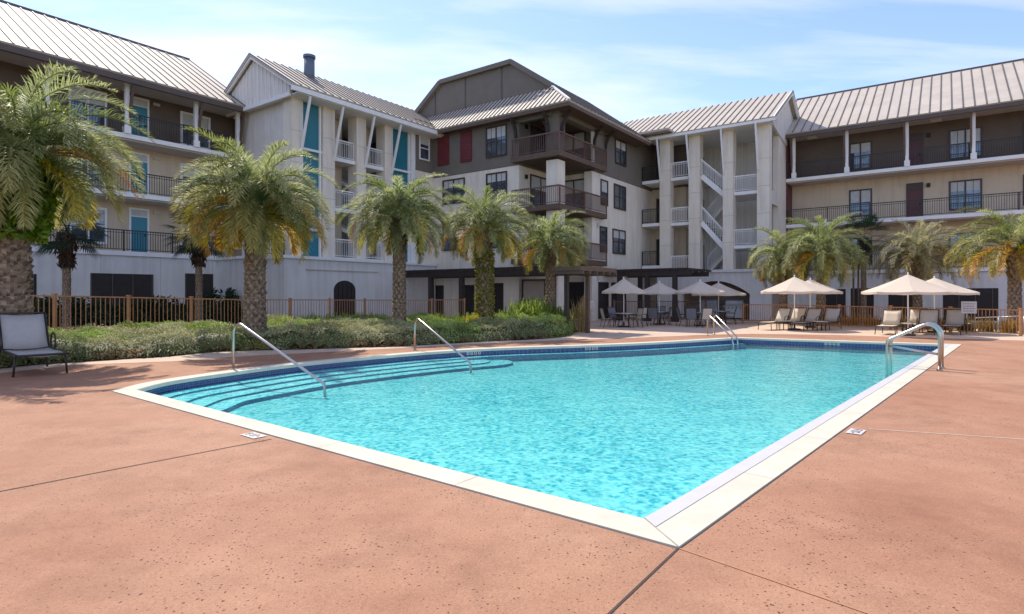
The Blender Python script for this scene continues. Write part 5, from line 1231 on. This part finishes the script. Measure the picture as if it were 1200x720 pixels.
def make_chair(label, fab):
    t = thing('patio_chair', label, 'chair', (0,0,0), 0, 'sling patio chairs')
    m2 = MB()
    for sx in (-0.26, 0.26): m2.tube([(sx,-0.25,0),(sx,-0.25,0.62),(sx,0.1,0.64),(sx,0.24,0.62)], 0.016, 8); m2.tube([(sx,-0.24,0.42),(sx,0.18,0.40),(sx,0.32,0.98)], 0.016, 8); m2.tube([(sx,0.16,0.40),(sx,0.3,0.0)], 0.016, 8)
    m2.tube([(-0.26,0.32,0.98),(0.26,0.32,0.98)], 0.016, 8); m2.build('frame', M['bronze'], t, True)
    m2 = MB(); m2.prism([(-0.25,-0.23,0.425),(0.25,-0.23,0.425),(0.25,0.18,0.405),(-0.25,0.18,0.405)], (0,0,0.012)); m2.build('seat', M[fab], t)
    m2 = MB(); m2.prism([(-0.25,0.19,0.44),(0.25,0.19,0.44),(0.25,0.315,0.96),(-0.25,0.315,0.96)], (0,-0.012,0.003)); m2.build('backrest', M[fab], t)
    return t
cp_ = {}
for (lb, fab, u, Y, rot) in (
    ('tan sling chair on the left of the leftmost table', 'sling', 711.5, 30.5, 1.75), ('tan sling chair on the right of the leftmost table', 'sling', 744.5, 30.2, -1.3), ('tan sling chair behind the leftmost table on its right', 'sling', 750, 31.3, -0.7), ('tan sling chair behind the leftmost table on its left', 'slingdeepshade', 721, 31.9, 0.6),
    ('shade-grey sling chair on the left of the table under the grey umbrella', 'slingdeepshade', 766.5, 31.9, 2.6), ('shade-grey sling chair on the right of the table under the grey umbrella', 'slingdeepshade', 779, 32.6, -2.0), ('shade-grey sling chair behind the table under the grey umbrella', 'slingdeepshade', 777, 34.3, 0.1),
    ('shade-grey sling chair left of the table before the alcove', 'slingdeepshade', 800.5, 31.4, 1.6), ('shade-grey sling chair in front of the table before the alcove', 'slingdeepshade', 811, 30.6, 2.7), ('tan-grey sling chair nearest the pool ladder at the alcove tables', 'sling', 826, 30.4, 3.3),
    ('shade-grey sling chair at the right table before the alcove', 'slingdeepshade', 856, 33.5, -2.0)):
    if fab not in cp_: t = make_chair(lb, fab); cp_[fab] = t
    else: t = copy_tree(cp_[fab])
    t['label'] = lb; x, y = gy(u, Y); t.location = (x, y, 0.006); t.rotation_euler = (0, 0, rot)
# grills in the alcove
def grill(label, x, y):
    c = wb(x, y); t = thing('barbecue_grill', label, 'grill', c, -TH, 'stainless grills in the alcove')
    m2 = MB(True); m2.box(x-0.6, x+0.6, y-0.3, y+0.3, 0.08, 0.85); m2.build('cabinet', M['grillsteel'], t)
    m2 = MB(True); pts = [(x-0.58, y-0.3, 0.92)] ; prof = [(-0.3,0.92),(-0.33,1.08),(-0.2,1.25),(0.05,1.31),(0.28,1.25),(0.3,0.92)]
    m2.prism([(x-0.58, y+a, b_) for a, b_ in prof], (1.16,0,0)); m2.build('lid', M['grillsteel'], t)
    m2 = MB(True); m2.box(x-0.75, x+0.75, y-0.36, y+0.3, 0.855, 0.90); m2.build('shelf', M['grillsteel'], t)
    m2 = MB(True); m2.bar((x-0.4, y-0.40, 1.08), (x+0.4, y-0.40, 1.08), 0.03); m2.bar((x-0.38,y-0.40,1.08),(x-0.38,y-0.31,1.08),0.02); m2.bar((x+0.38,y-0.40,1.08),(x+0.38,y-0.31,1.08),0.02); m2.build('handle', M['grillsteel'], t)
    for k in range(4): m2 = MB(True); kx = x-0.39+k*0.26; m2.tube([(kx,y-0.302,0.75),(kx,y-0.345,0.75)], 0.035, 12); m2.build('knob', M['black'], t)
grill('stainless barbecue grill in the middle of the alcove', ony(832, 360, YT + 1.3)[0], YT + 1.3)
grill('stainless barbecue grill at the right side of the alcove', ony(862, 360, YT + 0.9)[0], YT + 0.9)
# lantern post with flat cap in front of the right wing
x, y = gy(1003, 33.5); t = thing('lamp_post', 'reddish brown lamp post with a broad flat cap before the right wing', 'lamp post', (x, y, 0))
for dx_ in (-0.14, 0.14): m2 = MB(); m2.tube([(x+dx_, y, 0), (x+dx_, y, 3.45)], 0.05, 10); m2.build('post', M['timber'], t, True)
m2 = MB(); m2.tube([(x,y,3.36),(x,y,3.5),(x,y,3.7),(x,y,3.75)], [0.2,0.62,0.66,0.3], 24); m2.build('cap', M['timber'], t)
m2 = MB(); m2.tube([(x,y,3.75),(x,y,3.95),(x,y,4.1)], [0.2,0.16,0.05], 16); m2.build('finial', M['timber'], t)
# signs
def sign(label, u, v0, v1, Y, w_, lines=3, rz=0.0, kind='sign'):
    x = (u-600)/F*Y; zt = CH + (HZ-v0)*Y/F; zb = CH + (HZ-v1)*Y/F; t = thing('sign_board', label, 'sign', (x, Y, zb), rz)
    t.rotation_euler = (0,0,rz); m2 = MB(); c, s_ = math.cos(rz), math.sin(rz)
    def q_(dx0, dx1, z0_, z1_, d0, d1, name, m):
        m3 = MB(); m3.prism([(x+dx0*c - d0*s_*-1*-1, Y+dx0*s_ + d0*c, z0_), (x+dx1*c - d0*s_, Y+dx1*s_ + d0*c, z0_), (x+dx1*c - d0*s_, Y+dx1*s_ + d0*c, z1_), (x+dx0*c - d0*s_, Y+dx0*s_ + d0*c, z1_)], (-(d1-d0)*s_, (d1-d0)*c, 0)); m3.build(name, m, t)
    q_(-w_/2, w_/2, zb, zt, 0, 0.02, 'panel', M['signwhite'])
    rr_ = random.Random(int(u))
    for k in range(lines):
        z = zt - (zt-zb)*(k+1)/(lines+1); a = -w_*0.38; 
        while a < w_*0.34:
            l_ = rr_.uniform(0.03, 0.09); q_(a, min(a+l_, w_*0.38), z-0.012, z+0.012, -0.004, -0.001, 'lettering', M['signink']); a += l_ + 0.02
sign('large pale notice on the fence near the right edge', 1135.5, 353.5, 367.5, 24.8, 0.52, 4, -0.6)
sign('small white notice on the dark fence behind the patio', 693.5, 353, 362, 30.5, 0.24, 3, 0.0)
x = gy(694, 30.55)
p0 = Vector((gy(1143, 27.0)[0], 27.0, 0.62)); p1 = Vector((gy(1205, 24.2)[0], 24.4, 0.80)); t = thing('ramp_handrail', 'thin sloping metal rail behind the fence at the right edge', 'handrail', (p0.x, p0.y, 0))
m2 = MB(); m2.tube([p0, p1], 0.025, 8); m2.build('rail_tube', M['tablemetal'], t, True)
for q_ in (p0, p0.lerp(p1, 0.5), p1): m2 = MB(); m2.tube([(q_.x, q_.y, 0), q_], 0.02, 8); m2.build('post', M['tablemetal'], t, True)
# depth tiles beside the coping
def plaque(label, u, v, rot):
    p = G(u, v); t = thing('depth_plaque', label, 'marker', (p.x, p.y, 0), rot, 'white marker tiles beside the pool'); c, s_ = math.cos(rot), math.sin(rot)
    def rect(a0, a1, b0, b1, z, name, m):
        m2 = MB(); m2.add([(p.x + a*c - b_*s_, p.y + a*s_ + b_*c, z) for a, b_ in ((a0,b0),(a1,b0),(a1,b1),(a0,b1))], [(0,1,2,3)]); return m2.build(name, m, t)
    rect(-0.16, 0.16, -0.085, 0.085, 0.009, 'tile', M['signwhite'])
    for (a0, a1, b0, b1) in ((-0.12,-0.10,-0.05,0.05),(-0.12,-0.07,0.035,0.05),(-0.12,-0.07,-0.01,0.005),(-0.02,0.0,-0.05,0.05),(0.03,0.08,0.035,0.05),(0.045,0.06,-0.05,0.05),(0.10,0.13,-0.02,0.0)):
        rect(a0, a1, b0, b1, 0.0125, 'marking', M['signink'])
dn = (outer[-1] - outer[0]); dr = (cornerFR - cornerN)
plaque('white depth tile beside the near left coping', 297, 511, math.atan2(dn.y, dn.x)); plaque('white depth tile beside the right coping', 1003, 506.5, math.atan2(-dr.y, -dr.x))
# white depth markings set in the blue waterline tile
for u, v, lb in ((563, 414.5, 'white depth tiles in the waterline beside the second handrail'), (694, 408, 'white depth tiles in the waterline at the middle of the far side'), (975, 402.5, 'white depth tiles in the waterline on the end wall')):
    p = G(u, v, -0.08); best = None
    for i in range(len(TB)):
        j = (i+1) % len(TB); a, b = TB[i], TB[j]; s_ = max(0, min(1, (p-a).dot(b-a)/(b-a).length_squared)); q_ = a + (b-a)*s_; d_ = (Vector((q_.x,q_.y,0))-Vector((p.x,p.y,0))).length
        if best is None or d_ < best[0]: best = (d_, q_.copy(), (b-a).normalized(), i)
    q_, d = best[1], best[2]; nn = Vector((d.y, -d.x, 0))*SGN
    t = thing('depth_marker', lb, 'marker', (q_.x, q_.y, -0.1), 0, 'depth markings in the waterline tile')
    for k in range(4):
        c = q_ + d*(k-1.5)*0.13 + nn*0.006; a0 = c - d*0.045; a1 = c + d*0.045; m2 = MB(); m2.prism([(a0.x,a0.y,-0.15),(a1.x,a1.y,-0.15),(a1.x,a1.y,-0.055),(a0.x,a0.y,-0.055)], nn*0.006); m2.build('tile', M['signwhite'], t)
        m2 = MB(); c2 = c + nn*0.008; m2.prism([(c2.x-d.x*0.015,c2.y-d.y*0.015,-0.13),(c2.x+d.x*0.015,c2.y+d.y*0.015,-0.13),(c2.x+d.x*0.015,c2.y+d.y*0.015,-0.075),(c2.x-d.x*0.015,c2.y-d.y*0.015,-0.075)], nn*0.004); m2.build('marking', M['signink'], t)
